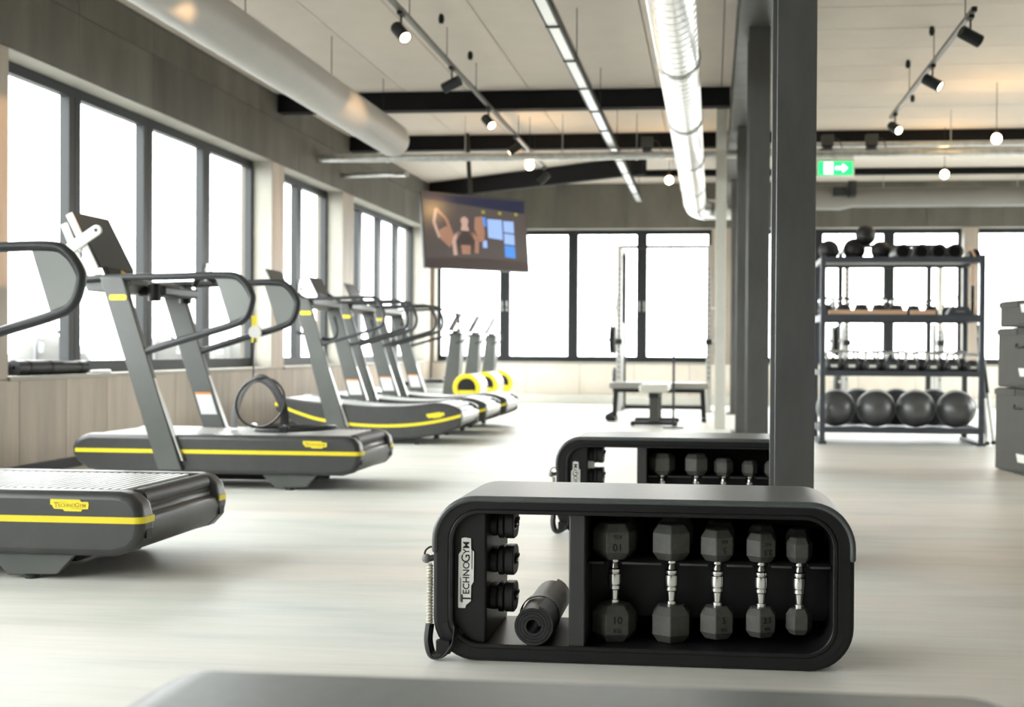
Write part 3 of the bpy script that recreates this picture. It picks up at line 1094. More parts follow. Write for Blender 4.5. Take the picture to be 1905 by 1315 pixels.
def add_uprights(t, w, bot, top, zb, zt, rail, plate, badge, rr_):
    """two leaning flat uprights with badge, sticker, D-shaped rail and rail plate each"""
    for s, y0, y1, zz in ((0, -.035, .015, zt), (1, w - .015, w + .035, zt)):
        poly = [(bot[0], zb), (bot[1], zb), (top[1], zz), (top[0], zz)]
        up = MB().prism(poly, y0, y1).build('upright', 'mill_frame', t, bevel=.006)
        MB().prism([(bot[1] - .004, zb + .06), (bot[1] + .006, zb + .06), (top[1] + .006, zz - .10), (top[1] - .004, zz - .10)], y0 + .008, y1 - .008).build('edge_trim', 'silver_cap', up, smooth=False)
        f = (badge - zb) / (zt - zb)
        cx0 = bot[0] + (top[0] - bot[0]) * f
        cx1 = bot[1] + (top[1] - bot[1]) * f
        if s == 0:
            q = rr(cx0 + .025, cx1 - .012, badge - .018, badge + .018, .012, 4)
            MB().prism(q, y0 - .003, y0).build('badge', 'yellow', up, smooth=False)
        # notice sticker low on the inside of each upright
        f2 = (.50 - zb) / (zt - zb)
        l0 = bot[0] + (top[0] - bot[0]) * f2
        l1 = bot[1] + (top[1] - bot[1]) * f2
        if s == 1:
            dd = (top[0] - bot[0]) / (zt - zb)
            MB().prism([(l0 + .02 - dd * .07, .43), (l1 - .02 - dd * .07, .43), (l1 - .02 + dd * .07, .57), (l0 + .02 + dd * .07, .57)], y0 - .002, y0).build('notice_sticker', 'sticker_white', up, smooth=False)
            MB().prism([(l0 + .02 + dd * .07, .57), (l1 - .02 + dd * .07, .57), (l1 - .02 + dd * .085, .585), (l0 + .02 + dd * .085, .585)], y0 - .0025, y0).build('sticker_stripe', 'orange_print', up, smooth=False)
    for y in (-.01, w + .01):
        rl = dloop(rail, y, rr_).build('handrail', 'mill_rail', t)
        MB().prism(plate, y - .006, y + .006).build('rail_plate', 'rail_panel', rl, smooth=False)


def flat_treadmill(loc, label):
    t = thing('flat_treadmill', loc, label, 'treadmill', 'flat treadmills')
    w = .82
    top, zs, bot = .345, .238, .095
    prof = [(-1.90, zs + .02), (-1.885, .295), (-1.85, .325), (-1.79, top), (-.10, top), (-.05, top - .012), (-.015, top - .045),
            (-.0, top - .10), (-.0, zs - .03), (-.012, .155), (-.05, .115), (-.12, bot), (-1.70, bot), (-1.80, .115), (-1.87, .17), (-1.895, .21)]
    for y0, y1 in ((0, .115), (w - .115, w)):
        MB().prism(prof, y0, y1).build('side_shell', 'mill_body', t, bevel=.030, seg=4, angle=50)
    body = [(-1.88, .25), (-1.86, .30), (-1.80, top - .02), (-.10, top - .02), (-.03, top - .075), (-.028, .15), (-.07, .12), (-1.78, .12), (-1.86, .17)]
    MB().prism(body, .11, w - .11).build('deck_core', 'mill_body', t, bevel=.01)
    # stripe along both flanks and round the corners
    rc = .031
    arc = [(-rc + rc * math.sin(R(q)), rc - rc * math.cos(R(q))) for q in range(0, 91, 15)]
    for flip in (0, 1):
        path = [(-1.875, 0)] + arc + [(0, .098)]
        oo = [(-1.875, -.003)] + [(-rc + (rc + .003) * math.sin(R(q)), rc - (rc + .003) * math.cos(R(q))) for q in range(0, 91, 15)] + [(.003, .098)]
        ii = [(-1.875, .004)] + [(-rc + (rc - .004) * math.sin(R(q)), rc - (rc - .004) * math.cos(R(q))) for q in range(0, 91, 15)] + [(-.004, .098)]
        if flip:
            oo = [(p[0], w - p[1]) for p in oo]
            ii = [(p[0], w - p[1]) for p in ii]
        MB().strip(oo, ii, zs - .013, zs + .012, 'z', closed=False).build('side_stripe', 'yellow', t)
        ya, yb = (.040, .088) if not flip else (w - .088, w - .040)
        MB().box(-.03, -.001, ya, yb, .165, .198).build('end_vent', 'print_dark', t, smooth=False)
    MB().box(-.10, -.040, .105, w - .105, .255, .285).build('roller_slot', 'print_dark', t, smooth=False)
    MB().prism([(-.30, bot + .004), (-.12, bot + .004), (-.052, .119), (-.014, .157), (-.004, .205), (-.012, .245), (-.03, .258), (-.30, .258)], .09, w - .09).build('end_panel', 'mill_body', t, bevel=.006)
    MB().cyl((-.075, .115, .305), (-.075, w - .115, .305), .040, n=20).build('rear_roller', 'rubber_black', t)
    me = MB().prism([(-.013, -.004), (.013, -.004), (.013, .012), (.009, .017), (-.009, .017), (-.013, .012)], .117, w - .117).mesh('slat', 'slat_rubber', smooth=False)
    for i in range(46):
        piece('slat', me, t, (-1.74 + .0355 * i, 0, top - .019))
    # feet and chassis
    MB().box(-1.6, -.34, .14, w - .14, .05, .125).build('chassis', 'inner_black', t, smooth=False)
    for y0, y1 in ((.035, .060), (w - .060, w - .035)):
        MB().prism([(-.66, bot + .01), (-.28, bot + .01), (-.36, .018), (-.56, .012)], y0, y1).build('foot_bracket', 'mill_frame', t, bevel=.004)
        MB().prism([(-1.55, bot + .01), (-1.25, bot + .01), (-1.30, .018), (-1.48, .012)], y0, y1).build('foot_bracket', 'mill_frame', t, bevel=.004)
    for xx in (-.47, -1.40):
        for yy in (.055, w - .055):
            MB().lathe([(.0001, 0), (.03, 0), (.03, .014), (.008, .016), (.008, .03), (.0001, .03)], (xx, yy, 0), n=14).build('levelling_foot', 'rubber_black', t)
    # emblem on the flank
    Me = Matrix.Translation((-.29, -.0, .292)) @ Matrix.Rotation(R(90), 4, 'X')
    em = MB().prism(plate_poly(.155, .046), 0, .003, 'z').xf(Me).build('emblem', 'yellow', t, smooth=False, label='yellow emblem plate reading TECHNOGYM')
    tx = MB()
    emblem_text(tx, .13, Me @ Matrix.Translation((0, 0, .0033)))
    tx.build('lettering', 'amber_print', em, smooth=False)
    rail = [(-1.80, 1.33), (-1.66, 1.34), (-1.2, 1.349), (-.86, 1.357), (-.765, 1.325), (-.705, 1.24), (-.703, 1.18), (-.74, 1.09), (-.83, 1.042), (-1.10, .962), (-1.41, .868)]
    plate = [(-.936, 1.345), (-.86, 1.352), (-.77, 1.32), (-.712, 1.24), (-.71, 1.18), (-.745, 1.095), (-.84, 1.045)]
    add_uprights(t, w, (-1.305, -1.148), (-1.697, -1.545), .12, 1.345, rail, plate, 1.215, .024)
    # console bridge and console
    MB().prism([(-1.83, 1.335), (-1.52, 1.335), (-1.50, 1.30), (-1.56, 1.245), (-1.80, 1.255)], 0, w).build('console_bridge', 'mill_frame', t, bevel=.008)
    MB().box(-1.55, -1.36, .18, w - .12, 1.235, 1.30).build('tray', 'plastic_black', t, bevel=.015)
    for yy in (.18, w - .18):
        MB().lathe([(.0001, 1.20), (.04, 1.20), (.045, 1.31), (.040, 1.312), (.036, 1.22), (.0001, 1.22)], (-1.43, yy, 0), n=16).build('cup_holder', 'plastic_black', t)
    y0, y1 = .13, .60
    slab = [(-1.985, 1.775), (-1.965, 1.782), (-1.775, 1.42), (-1.80, 1.41)]
    sc = MB().prism(slab, y0, y1).build('console_screen', 'screen_black', t, bevel=.006)
    MB().prism([(-1.80, 1.42), (-1.765, 1.425), (-1.715, 1.33), (-1.76, 1.325)], y0 + .05, y1 - .05).build('console_base', 'plastic_black', t, bevel=.006)
    lg = MB().lathe([(.0001, 0), (.030, 0), (.030, .003), (.0001, .003)], (-1.737, (y0 + y1) / 2, 1.385), (.88, 0, .47), 16)
    lg.build('logo_badge', 'amber', t)
    for a, c in (((-1.985, 1.765), (-1.772, 1.345)), ((-2.02, 1.70), (-1.868, 1.345))):
        MB().bar((a[0], y0 - .012, a[1]), (c[0], y0 - .012, c[1]), .018, .045, (0, 1, 0) if False else (1, 0, 0)).build('console_arm', 'white_plastic', t, bevel=.004)
    lv = MB()
    A, B_ = Vector((-2.0, 1.515)), Vector((-1.785, 1.655))
    d = (B_ - A).normalized()
    nn = Vector((-d.y, d.x))
    hwid = .034
    po = [A + nn * hwid, A - nn * hwid]
    o_ = [(p.x, p.y) for p in po]
    a0 = math.atan2(d.y, d.x)
    o_ += [(B_.x + hwid * math.cos(a0 + R(q)), B_.y + hwid * math.sin(a0 + R(q))) for q in range(-90, 91, 15)]
    lv.prism(o_, y0 - .045, y0 - .024)
    lvo = lv.build('tilt_lever', 'white_plastic', t, bevel=.004)
    MB().lathe([(.0001, 0), (.013, 0), (.013, .003), (.0001, .003)], (B_.x, y0 - .045, B_.y), (0, -1, 0), 14).build('lever_hole', 'frame', lvo)
    MB().tube(smooth_path([(-1.36, .62, 1.32), (-1.33, .62, 1.37), (-1.27, .62, 1.385), (-1.20, .62, 1.345)], 4), .02, 8).build('emergency_grip', 'plastic_black', t)
    return t


tm2 = flat_treadmill((-2.19, 7.38, 0), 'dark flat treadmill with yellow stripe in the middle left, a belt lying on its deck')
tm1 = copy_tree(tm2, (-2.155, 4.40, 0), 'dark flat treadmill cut off by the left edge of the picture, nearest of the treadmills')


def curved_treadmill(loc, label):
    t = thing('curved_treadmill', loc, label, 'treadmill', 'curved treadmills')
    w = .87

    def zs(x):      # stripe height along the curve
        u = (x + .76) / .86
        return .172 + .135 * abs(u) ** 2.1 * (1.0 if u > 0 else .86) + (.03 * max(0, -x - 1.4) / .4)

    xs = [-1.79 + 1.79 * i / 28 for i in range(29)]

    def thick_up(x):
        return .06 + .12 * min(1, (x + 1.79) / .55) ** .7 - .12 * max(0, (x + .30) / .30) ** 2

    def thick_dn(x):
        return .06 + .07 * min(1, (x + 1.79) / .35) ** .7 - .03 * max(0, (x + .25) / .25) ** 2
    topl = [(x, zs(x) + thick_up(x)) for x in xs]
    botl = [(x, max(.045, zs(x) - thick_dn(x))) for x in xs]
    prof = topl + botl[::-1]
    for y0, y1 in ((0, .10), (w - .10, w)):
        MB().prism(prof, y0, y1).build('side_shell', 'mill_body', t, bevel=.018, seg=2, angle=50)
    core = [(x * .985 - .012, z - .02) for x, z in topl] + [(x * .985 - .012, z + .02) for x, z in botl[::-1]]
    MB().prism(core, .095, w - .095).build('deck_core', 'mill_frame', t)
    for ya, yb in ((-.003, .002), (w - .002, w + .003)):
        MB().strip([(x, zs(x) + .014) for x in xs[0:]], [(x, zs(x) - .014) for x in xs[0:]], ya, yb, closed=False).build('side_stripe', 'yellow', t, smooth=False)
    # silver end cap between the flanks
    cz = zs(0)
    MB().prism([(-.10, cz + .075), (-.03, cz + .055), (.004, cz + .01), (.006, cz - .04), (-.03, cz - .085), (-.10, cz - .10)], .10, w - .02).build('end_cap', 'silver_cap', t, bevel=.012)
    me = MB().prism([(-.026, 0), (.026, 0), (.026, .012), (.018, .018), (-.018, .018), (-.026, .012)], .10, w - .10).mesh('slat', 'slat_rubber', smooth=False)
    for i in range(29):
        x = -1.70 + .057 * i
        z = zs(x) + thick_up(x)
        sl = (zs(x + .02) + thick_up(x + .02) - zs(x - .02) - thick_up(x - .02)) / .04
        o = piece('slat', me, t, (x, 0, z - .024))
        o.rotation_euler = (0, -math.atan(sl), 0)
    for y0 in (.03, w - .06):
        MB().prism([(-1.45, .12), (-1.15, .12), (-1.22, .02), (-1.38, .02)], y0, y0 + .03).build('foot_bracket', 'mill_frame', t, bevel=.004)
        for xx in (-.42, -1.30):
            MB().cyl((xx, y0 + .015, 0), (xx, y0 + .015, .075), .028, n=12).build('levelling_foot', 'rubber_black', t)
    Me = Matrix.Translation((-.24, 0, .278)) @ Matrix.Rotation(R(90), 4, 'X') @ Matrix.Rotation(R(10), 4, 'Z')
    MB().prism(plate_poly(.17, .05), 0, .003, 'z').xf(Me).build('emblem', 'yellow', t, smooth=False, label='yellow emblem plate')
    rail = [(-1.50, 1.364), (-1.2, 1.372), (-.86, 1.38), (-.79, 1.345), (-.74, 1.25), (-.737, 1.17), (-.77, 1.11), (-.86, 1.072), (-1.10, 1.00), (-1.33, .935)]
    plate = [(-.80, 1.345), (-.79, 1.335), (-.79, 1.325), (-.80, 1.32)]
    add_uprights(t, w, (-1.255, -1.075), (-1.60, -1.46), .10, 1.37, rail, plate, 1.23, .0165)
    MB().prism([(-1.66, 1.37), (-1.42, 1.37), (-1.42, 1.31), (-1.60, 1.28)], 0, w).build('console_bridge', 'mill_frame', t, bevel=.008)
    MB().prism([(-1.985, 1.66), (-1.965, 1.665), (-1.84, 1.43), (-1.86, 1.42)], .22, .62).build('console_screen', 'screen_black', t, bevel=.005)
    for yy in (.25, .59):
        MB().bar((-1.90, yy, 1.50), (-1.60, yy, 1.34), .03, .03).build('console_arm', 'mill_rail', t)
    MB().tube(smooth_path([(-1.62, .1, 1.05), (-1.30, .1, .98), (-1.22, .1, 1.06), (-1.25, .1, 1.2)], 4), .016, 8).build('lower_bar', 'mill_rail', t)
    return t


cm1 = curved_treadmill((-2.33, 11.10, 0), 'curved treadmill with dipped deck and yellow stripe, nearest of the three curved ones')
copy_tree(cm1, (-2.33, 12.35, 0), 'curved treadmill standing second in the row of three curved ones')
copy_tree(cm1, (-2.33, 13.60, 0), 'curved treadmill standing third, farthest in the row of three curved ones')


# rowers with yellow ringed drums
def rower(loc, label):
    t = thing('rowing_machine', loc, label, 'rowing machine', 'rowing machines with yellow rings')
    zc, rd_ = .385, .185
    MB().lathe([(.0001, 0), (.150, 0), (rd_, .02), (rd_, .52), (.15, .54), (.0001, .54)], (0, 0, zc), (0, 1, 0), 32).build('drum', 'silver_cap', t)
    MB().lathe([(.125, -.014), (.175, -.016), (.186, .0), (.186, .02), (.125, .02)], (0, 0, zc), (0, 1, 0), 32).build('drum_ring', 'yellow', t)
    MB().lathe([(.0001, -.006), (.125, -.006), (.125, .004)], (0, 0, zc), (0, 1, 0), 32).build('drum_face', 'print_dark', t)
    MB().prism([(-.11, zc - .035), (.11, zc - .035), (.09, zc - .09), (.05, zc - .118), (-.05, zc - .118), (-.09, zc - .09)], -.010, -.005).build('ring_mark', 'yellow', t, smooth=False)
    MB().prism([(-.36, .26), (-.16, .26), (-.10, 1.12), (-.26, 1.12)], .12, .40).build('mast', 'mill_frame', t, bevel=.015)
    MB().bar((-.19, .06, 1.13), (-.19, .46, 1.13), .045, .045).build('mast_head', 'plastic_black', t, bevel=.006)
    MB().prism([(-.30, 1.14), (-.27, 1.14), (-.13, 1.38), (-.16, 1.39)], .13, .39).build('display', 'screen_black', t, bevel=.005)
    MB().tube(smooth_path([(-.2, .02, 1.10), (-.05, .0, 1.16), (.02, .0, 1.10), (-.02, .0, 1.02), (-.15, .02, .98)], 5), .013, 7).build('handle_loop', 'mill_rail', t)
    MB().bar((-1.25, .26, .36), (-.15, .26, .30), .10, .07).build('seat_rail', 'silver_cap', t, bevel=.006)
    MB().box(-.95, -.65, .12, .40, .40, .46).build('seat', 'rubber_black', t, bevel=.02)
    MB().box(-.30, .12, .06, .46, .03, .21).build('base_housing', 'plastic_black', t, bevel=.02)
    for xx in (-1.15, -.15):
        MB().bar((xx, .06, .02), (xx, .46, .02), .06, .04).build('floor_bar', 'mill_rail', t)
    MB().bar((-1.15, .26, .03), (-1.15, .26, .35), .06, .06, (0, 1, 0)).build('rail_leg', 'mill_rail', t)
    return t


rw = rower((-3.24, 15.8, 0), 'rowing machine with yellow ringed drum, nearest of the three beside the back window')
copy_tree(rw, (-3.24, 17.1, 0), 'rowing machine with yellow ringed drum, middle of the three near the back wall')
copy_tree(rw, (-3.24, 18.4, 0), 'rowing machine with yellow ringed drum, farthest of the three near the back wall')

# training belt hanging from the far rail of the flat treadmill and lying on its deck
t = thing('training_belt', (-2.80, 8.21, .345), 'black training harness belt hung from the treadmill rail and looped on the deck', 'harness belt')
MB().lathe([(.0001, -.012), (.045, -.012), (.045, .012), (.0001, .012)], (-.38, -.035, .665), (0, 1, 0), 18).build('carabiner_disc', 'white_plastic', t)
MB().box(-.405, -.365, -.045, -.028, .59, .78).build('yellow_tag', 'tv_yellow' if False else 'yellow', t, smooth=False)
MB().tube(smooth_path([(-.38, -.04, .62), (-.375, -.08, .52), (-.35, -.14, .38), (-.34, -.2, .32)], 5), .016, 6, ry=.004, up=(0, 1, 0)).build('hanging_strap', 'rubber_black', t)
MB().tube(smooth_path([(-.34, -.2, .33), (-.40, -.24, .24), (-.435, -.26, .10), (-.44, -.26, .01)], 5), .026, 6, ry=.004, up=(1, 0, 0)).build('side_strap', 'grey_rubber', t)
MB().tube(smooth_path([(-.34, -.2, .33), (-.25, -.24, .345), (-.15, -.28, .28), (-.08, -.30, .15), (-.07, -.30, .035)], 6), .030, 6, ry=.005, up=(.6, 0, .8)).build('shoulder_strap', 'rubber_black', t)
ringp = []
for i in range(28):
    a = 2 * PI * i / 28
    ringp.append((-.24 + .17 * math.cos(a), -.30 + .05 * math.sin(a), .185 + .165 * math.sin(a)))
MB().tube(ringp, .008, 6, closed=True).build('loop_ring', 'plastic_black', t)
wb_ = []
for i in range(32):
    a = 2 * PI * i / 32
    wb_.append((.03 + .27 * math.cos(a), -.36 + .19 * math.sin(a), .014 + .012 * math.cos(a)))
MB().tube(wb_, .014, 6, closed=True, ry=.007, up=(0, 0, 1)).build('waist_band', 'rubber_black', t)
MB().box(-.015, .05, -.565, -.53, .0, .04).build('waist_buckle', 'plastic_black', t, bevel=.005)
MB().lathe([(.0001, 0), (.014, 0), (.014, .03), (.0001, .034)], (-.07, -.30, .005), n=10).build('strap_clip', 'chrome', t)
t = thing('belt_clip', (-3.12, 8.0, .345), 'small metal clip lying on the treadmill deck beside the belt', 'clip')
MB().tube(smooth_path([(-.04, 0, .006), (-.02, .01, .03), (.02, .0, .03), (.04, -.01, .006)], 4), .006, 6).build('wire_hook', 'chrome', t)
MB().box(.03, .06, -.02, .01, 0, .025).build('clip_body', 'rubber_black', t, bevel=.004)

# rolled dark mats on the window sill
ZS = Z0 + .002
for i, (yy, ln, rd_, l) in enumerate(((8.30, .50, .055, 'dark rolled mat lying on the left window sill, nearer one'), (8.72, .42, .05, 'dark rolled mat lying on the left window sill, farther one'))):
    t = thing('window_sill_mat', (XL - .09, yy, ZS + rd_), l, 'exercise mat', 'mats on the window sill')
    MB().lathe([(.012, -ln / 2), (rd_, -ln / 2), (rd_, ln / 2), (.012, ln / 2), (.012, -ln / 2)], axis=(.10, 1, 0), n=20).build('mat_roll', 'rubber_black', t)
    for s in (-.12, .12):
        MB().lathe([(rd_ + .001, -.015), (rd_ + .004, -.012), (rd_ + .004, .012), (rd_ + .001, .015)], (s * .10, s, 0), (.10, 1, 0), 20).build('mat_strap', 'plastic_black', t)
t = MB()
cl = [(XL - .05 + .05 * math.cos(a), 9.15 + .14 * math.sin(a)) for a in [2 * PI * i / 14 for i in range(14)]]
t.prism(cl, ZS, ZS + .025, 'z')
tag(t.build('folded_cloth', 'white_plastic', bevel=.01), 'small folded white cloth on the left window sill', 'cloth')

# ================================================================== WEIGHT RACK ON THE RIGHT
RX, RY = 1.04, 11.88
RWD = 1.55
rk = thing('weight_rack', (RX, RY, 0), 'dark steel four-shelf weight rack at the right in front of the windows', 'rack')
RD = .84
SH = [(.112, .169), (.661, .713), (1.190, 1.257), (1.758, 1.812)]
for xx in (0, RWD - .05):
    for yy in (0, RD - .05):
        sh_ = .0
        MB().box(xx, xx + .05, yy, yy + .05, .02, 1.83).build('post', 'rack_steel', rk, bevel=.004)
    MB().box(xx - .012, xx + .062, -.02, RD + .02, 0, .03).build('foot', 'rack_steel', rk, bevel=.004)
    for z0, z1 in SH:
        MB().box(xx + .005, xx + .045, .05, RD - .05, z0, z1).build('side_rail', 'rack_steel', rk, smooth=False)
for z0, z1 in SH:
    s = MB().box(.05, RWD - .05, .005, RD - .005, z1 - .03, z1 - .022).build('shelf', 'rack_steel', rk, smooth=False)
    MB().box(.05, RWD - .05, .0, .022, z0, z1).build('shelf_lip', 'rack_steel', s, bevel=.004)
    MB().box(.05, RWD - .05, RD - .022, RD, z0, z1).build('shelf_lip', 'rack_steel', s, bevel=.004)


def px_x(px, Y):            # room x of a picture column near eye level at depth Y
    d = (cam.matrix_world.to_3x3() @ Vector(((px - CX) / F_PX, -(600 - CY) / F_PX, -1)))
    return d.x * Y / d.y


# half balls on the bottom shelf
def half_ball(loc, label, group):
    t = thing('balance_half_ball', loc, label, 'balance trainer', group)
    d = Vector((-.10, -1, -.30)).normalized()
    prof = [(.180 * math.cos(R(a)), .02 + .185 * math.sin(R(a))) for a in range(0, 91, 9)]
    c = Vector((0, 0, .197))
    MB().lathe(prof, c, d, 32).build('dome', 'bosu_vinyl', t)
    MB().lathe([(.0001, -.05), (.15, -.05), (.183, -.03), (.190, .0), (.190, .022), (.182, .026)], c, d, 32).build('platform', 'bosu_rim', t)
    return t


ZB = .169 - .022
for i, (px, l) in enumerate(((1557, 'leftmost'), (1632, 'second from the left'), (1706, 'third from the left'), (1782, 'rightmost'))):
    half_ball((px_x(px, RY + .19), RY + .245, ZB), 'shiny black half ball at the front of the bottom shelf, ' + l, 'half balls on the bottom shelf')
for i, (px, l) in enumerate(((1596, 'first'), (1668, 'second'), (1738, 'third'))):
    half_ball((px_x(px, RY + .6), RY + .60, ZB), 'black half ball in the rear of the bottom rack shelf, ' + l + ' from the left', 'half balls on the bottom shelf')


# kettlebells
def kettlebell(loc, r, label, group, mark=True, chrome=False):
    t = thing('kettlebell', loc, label, 'kettlebell', group)
    MB().lathe([(.0001, 0), (r * .62, 0), (r * .80, r * .14), (r * .98, r * .55), (r, r * .85), (r * .9, r * 1.3), (r * .55, r * 1.68), (.0001, r * 1.78)], n=20).build('bell', 'iron', t)
    hp = [(-r * .55, 0, r * 1.45), (-r * .78, 0, r * 2.0), (-r * .66, 0, r * 2.42), (0, 0, r * 2.52), (r * .66, 0, r * 2.42), (r * .78, 0, r * 2.0), (r * .55, 0, r * 1.45)]
    MB().tube(smooth_path(hp, 4), r * .17, 8).build('handle', 'chrome' if chrome else 'silver_cap', t)
    if mark:
        MB().box(-r * .38, r * .38, -r * 1.02, -r * .93, r * .62, r * .98).build('weight_mark', 'white_print', t, bevel=.003)
    return t


Z3 = .713 - .022
for i, px in enumerate((1551, 1584, 1622, 1660, 1696, 1735, 1773, 1809)):
    kettlebell((px_x(px, RY + .12), RY + .12, Z3), .084 - .0015 * i, 'kettlebell with white mark on the third rack shelf, front row, number %s from the left' % ('one two three four five six seven eight'.split()[i]),
               'kettlebells on the third shelf')
for i, px in enumerate((1563, 1602, 1641, 1678, 1716, 1754, 1790)):
    kettlebell((px_x(px, RY + .33), RY + .42, Z3), .082, 'kettlebell in the rear row of the third rack shelf, behind gap %s from the left' % ('one two three four five six seven'.split()[i]),
               'rear kettlebells on the third shelf', False)
Z2 = 1.257 - .022
for i, px in enumerate((1536, 1570, 1603, 1636, 1668, 1700, 1733, 1765)):
    kettlebell((px_x(px, RY + .3), RY + .33, Z2), .076 - .003 * max(0, i - 3), 'small chrome-handled kettlebell on the second rack shelf, number %s from the left' % ('one two three four five six seven eight'.split()[i]),
               'kettlebells on the second shelf', False, True)
for x0, x1, l in ((1543, 1688, 'long pale wooden board lying at the front of the second rack shelf'), (1695, 1741, 'short pale wooden block beside the long board on the second rack shelf')):
    q = MB().box(0, px_x(x1, RY + .04) - px_x(x0, RY + .04), 0, .12, 0, .066)
    tag(q.build('wooden_board', 'wood_light', bevel=.01, loc=(px_x(x0, RY + .04), RY + .04, Z2)), l, 'wooden board', 'wooden boards on the rack')
t = thing('carry_case', (px_x(1762, RY + .05), RY + .04, Z2), 'slate grey carry case at the right end of the second rack shelf', 'case')
MB().prism([(0, 0), (.24, 0), (.235, .03), (.20, .10), (.04, .10), (.005, .03)], 0, .17).build('case_body', 'rack_steel', t, bevel=.01)
MB().box(.08, .16, -.006, .0, .045, .06).build('case_latch', 'grey_rubber', t, smooth=False)
MB().tube(smooth_path([(.14, .08, .10), (.11, .08, .17), (.08, .08, .25)], 4), .004, 6).build('aerial', 'frame', t)
MB().ball((.08, .08, .25), .011, 10, 6).build('aerial_tip', 'frame', t)

Z1S = 1.812 - .022
for px, dz, r, yy, l in ((1541, 0, .100, .2, 'black medicine ball at the left end of the top rack shelf'), (1588, 0, .110, .25, 'black medicine ball second on the top rack shelf'),
                         (1637, 0, .094, .2, 'black medicine ball third on the top rack shelf'), (1609, .150, .100, .24, 'black medicine ball perched on top of the others on the top rack shelf')):
    t = thing('medicine_ball', (px_x(px, RY + yy), RY + yy, Z1S + dz), l, 'medicine ball', 'medicine balls on the top shelf')
    MB().ball((0, 0, r), r, 22, 14).build('ball', 'rubber_black', t)
    MB().lathe([(r * .995, -.006), (r * 1.012, -.003), (r * 1.012, .003), (r * .995, .006)], (0, 0, r), (.2, -.3, 1), 24).build('seam_band', 'iron', t)
for px, l in ((1680, 'black foam roller standing end-on, first of four on the top rack shelf'), (1714, 'black foam roller end-on, second of four on the top rack shelf'),
              (1746, 'black foam roller end-on, third of four on the top rack shelf'), (1776, 'black foam roller end-on, fourth of four on the top rack shelf')):
    t = thing('foam_roller', (px_x(px, RY + .05), RY + .03, Z1S), l, 'foam roller', 'foam rollers on the top shelf')
    MB().lathe([(.058, 0), (.074, 0), (.074, .45), (.058, .45), (.058, 0)], (0, 0, .074), (0, 1, 0), 24).build('roller_shell', 'iron', t)
    MB().lathe([(.0001, .06), (.0575, .06)], (0, 0, .074), (0, 1, 0), 24).build('roller_core', 'print_dark', t)
t = thing('massage_roller', (px_x(1812, RY + .1), RY + .12, Z1S), 'small black massage roller with wooden grip at the right end of the top shelf', 'massage roller')
MB().cyl((0, -.05, .05), (0, .10, .05), .05, n=16).build('roller_head', 'rubber_black', t)
MB().bar((-.05, -.06, .12), (-.01, -.10, .012), .02, .022, (0, 1, 0)).build('grip', 'wood_light', t, bevel=.005)

# bars leaning beside the rack
for i, (a, c, l) in enumerate((((RX + RWD + .10, RY + .05, .02), (RX + RWD + .03, RY + .42, 1.16), 'black and white padded bar leaning on the right side of the rack'),
                               ((RX + RWD + .03, RY + .0, .02), (RX + RWD + .025, RY + .38, 1.04), 'second padded bar leaning on the rack side, closer to the posts'))):
    t = thing('weighted_bar', a, l, 'exercise bar', 'weighted bars leaning on the rack')
    v = Vector(c) - Vector(a)
    MB().cyl(v * .0, v * .42, .020, n=12).build('white_sleeve', 'white_plastic', t)
    MB().cyl(v * .42, v, .022, n=12).build('black_sleeve', 'rubber_black', t)
    MB().cyl(v * -.004, v * .02, .024, n=12).build('end_plug', 'rubber_black', t)
# strap hanging at the right post inside the rack
t = thing('suspension_strap', (RX + RWD - .10, RY + .10, 1.24), 'tan and black strap hanging inside the right rack post', 'strap')
MB().box(-.012, .012, -.004, .004, .30, .51).build('tan_band', 'wood_light', t, smooth=False)
MB().box(-.014, .014, -.004, .004, .0, .30).build('black_band', 'rubber_black', t, smooth=False)
MB().tube(smooth_path([(-.03, 0, .14), (-.035, 0, .05), (0, 0, .012), (.035, 0, .05), (.03, 0, .14)], 4, False), .008, 6).build('strap_loop', 'wood_light', t)

# ================================================================== PLYO BOXES AT THE RIGHT EDGE
px0 = 2.17
aa = math.atan2(.098, -.508)       # left side runs towards the viewer
for i, (z0, z1, inset, l) in enumerate(((0, .632, 0, 'tallest grey foam plyo box at the bottom of the stack by the right edge'),
                                        (.632, 1.085, .012, 'middle grey foam plyo box of the stack by the right edge'),
                                        (1.085, 1.291, .022, 'flat grey foam plyo box on top of the stack by the right edge'))):
    t = thing('plyo_box', (px0, 9.60, z0), l, 'plyo box', 'stacked plyo boxes')
    t.rotation_euler = (0, 0, math.atan2(-.508, .098))      # local +x runs along the visible side towards the viewer
    h = z1 - z0
    L, Dp = .75, .62
    MB().box(inset, L - inset, inset, Dp - inset, .004, h - .002).build('foam_block', 'foam_grey', t, bevel=.015)
    # top flap with raised band, velcro gap, white tag and seam handle on the visible side (local y = 0 face)
    MB().box(inset - .003, .355, inset - .006, inset, h - .055, h - .012).build('edge_flap', 'foam_grey', t, bevel=.002)
    MB().box(.365, .60, inset - .004, inset, h - .055, h - .012).build('velcro_strip', 'foam_dark', t, smooth=False)
    MB().box(.365, .60, inset - .004, inset, .004, .03).build('velcro_strip', 'foam_dark', t, smooth=False)
    zz = .10 if i < 2 else .12
    MB().prism([(.385, zz + .05), (.58, zz + .05), (.58, zz - .01), (.415, zz - .01)], inset - .005, inset).build('white_tag', 'white_print', t, smooth=False)
    if i < 2:
        MB().tube(smooth_path([(.35, inset - .002, h - .12), (.355, inset - .012, h - .145), (.39, inset - .014, h - .15), (.48, inset - .012, h - .145)], 4), .006, 6).build('carry_handle', 'foam_dark', t)


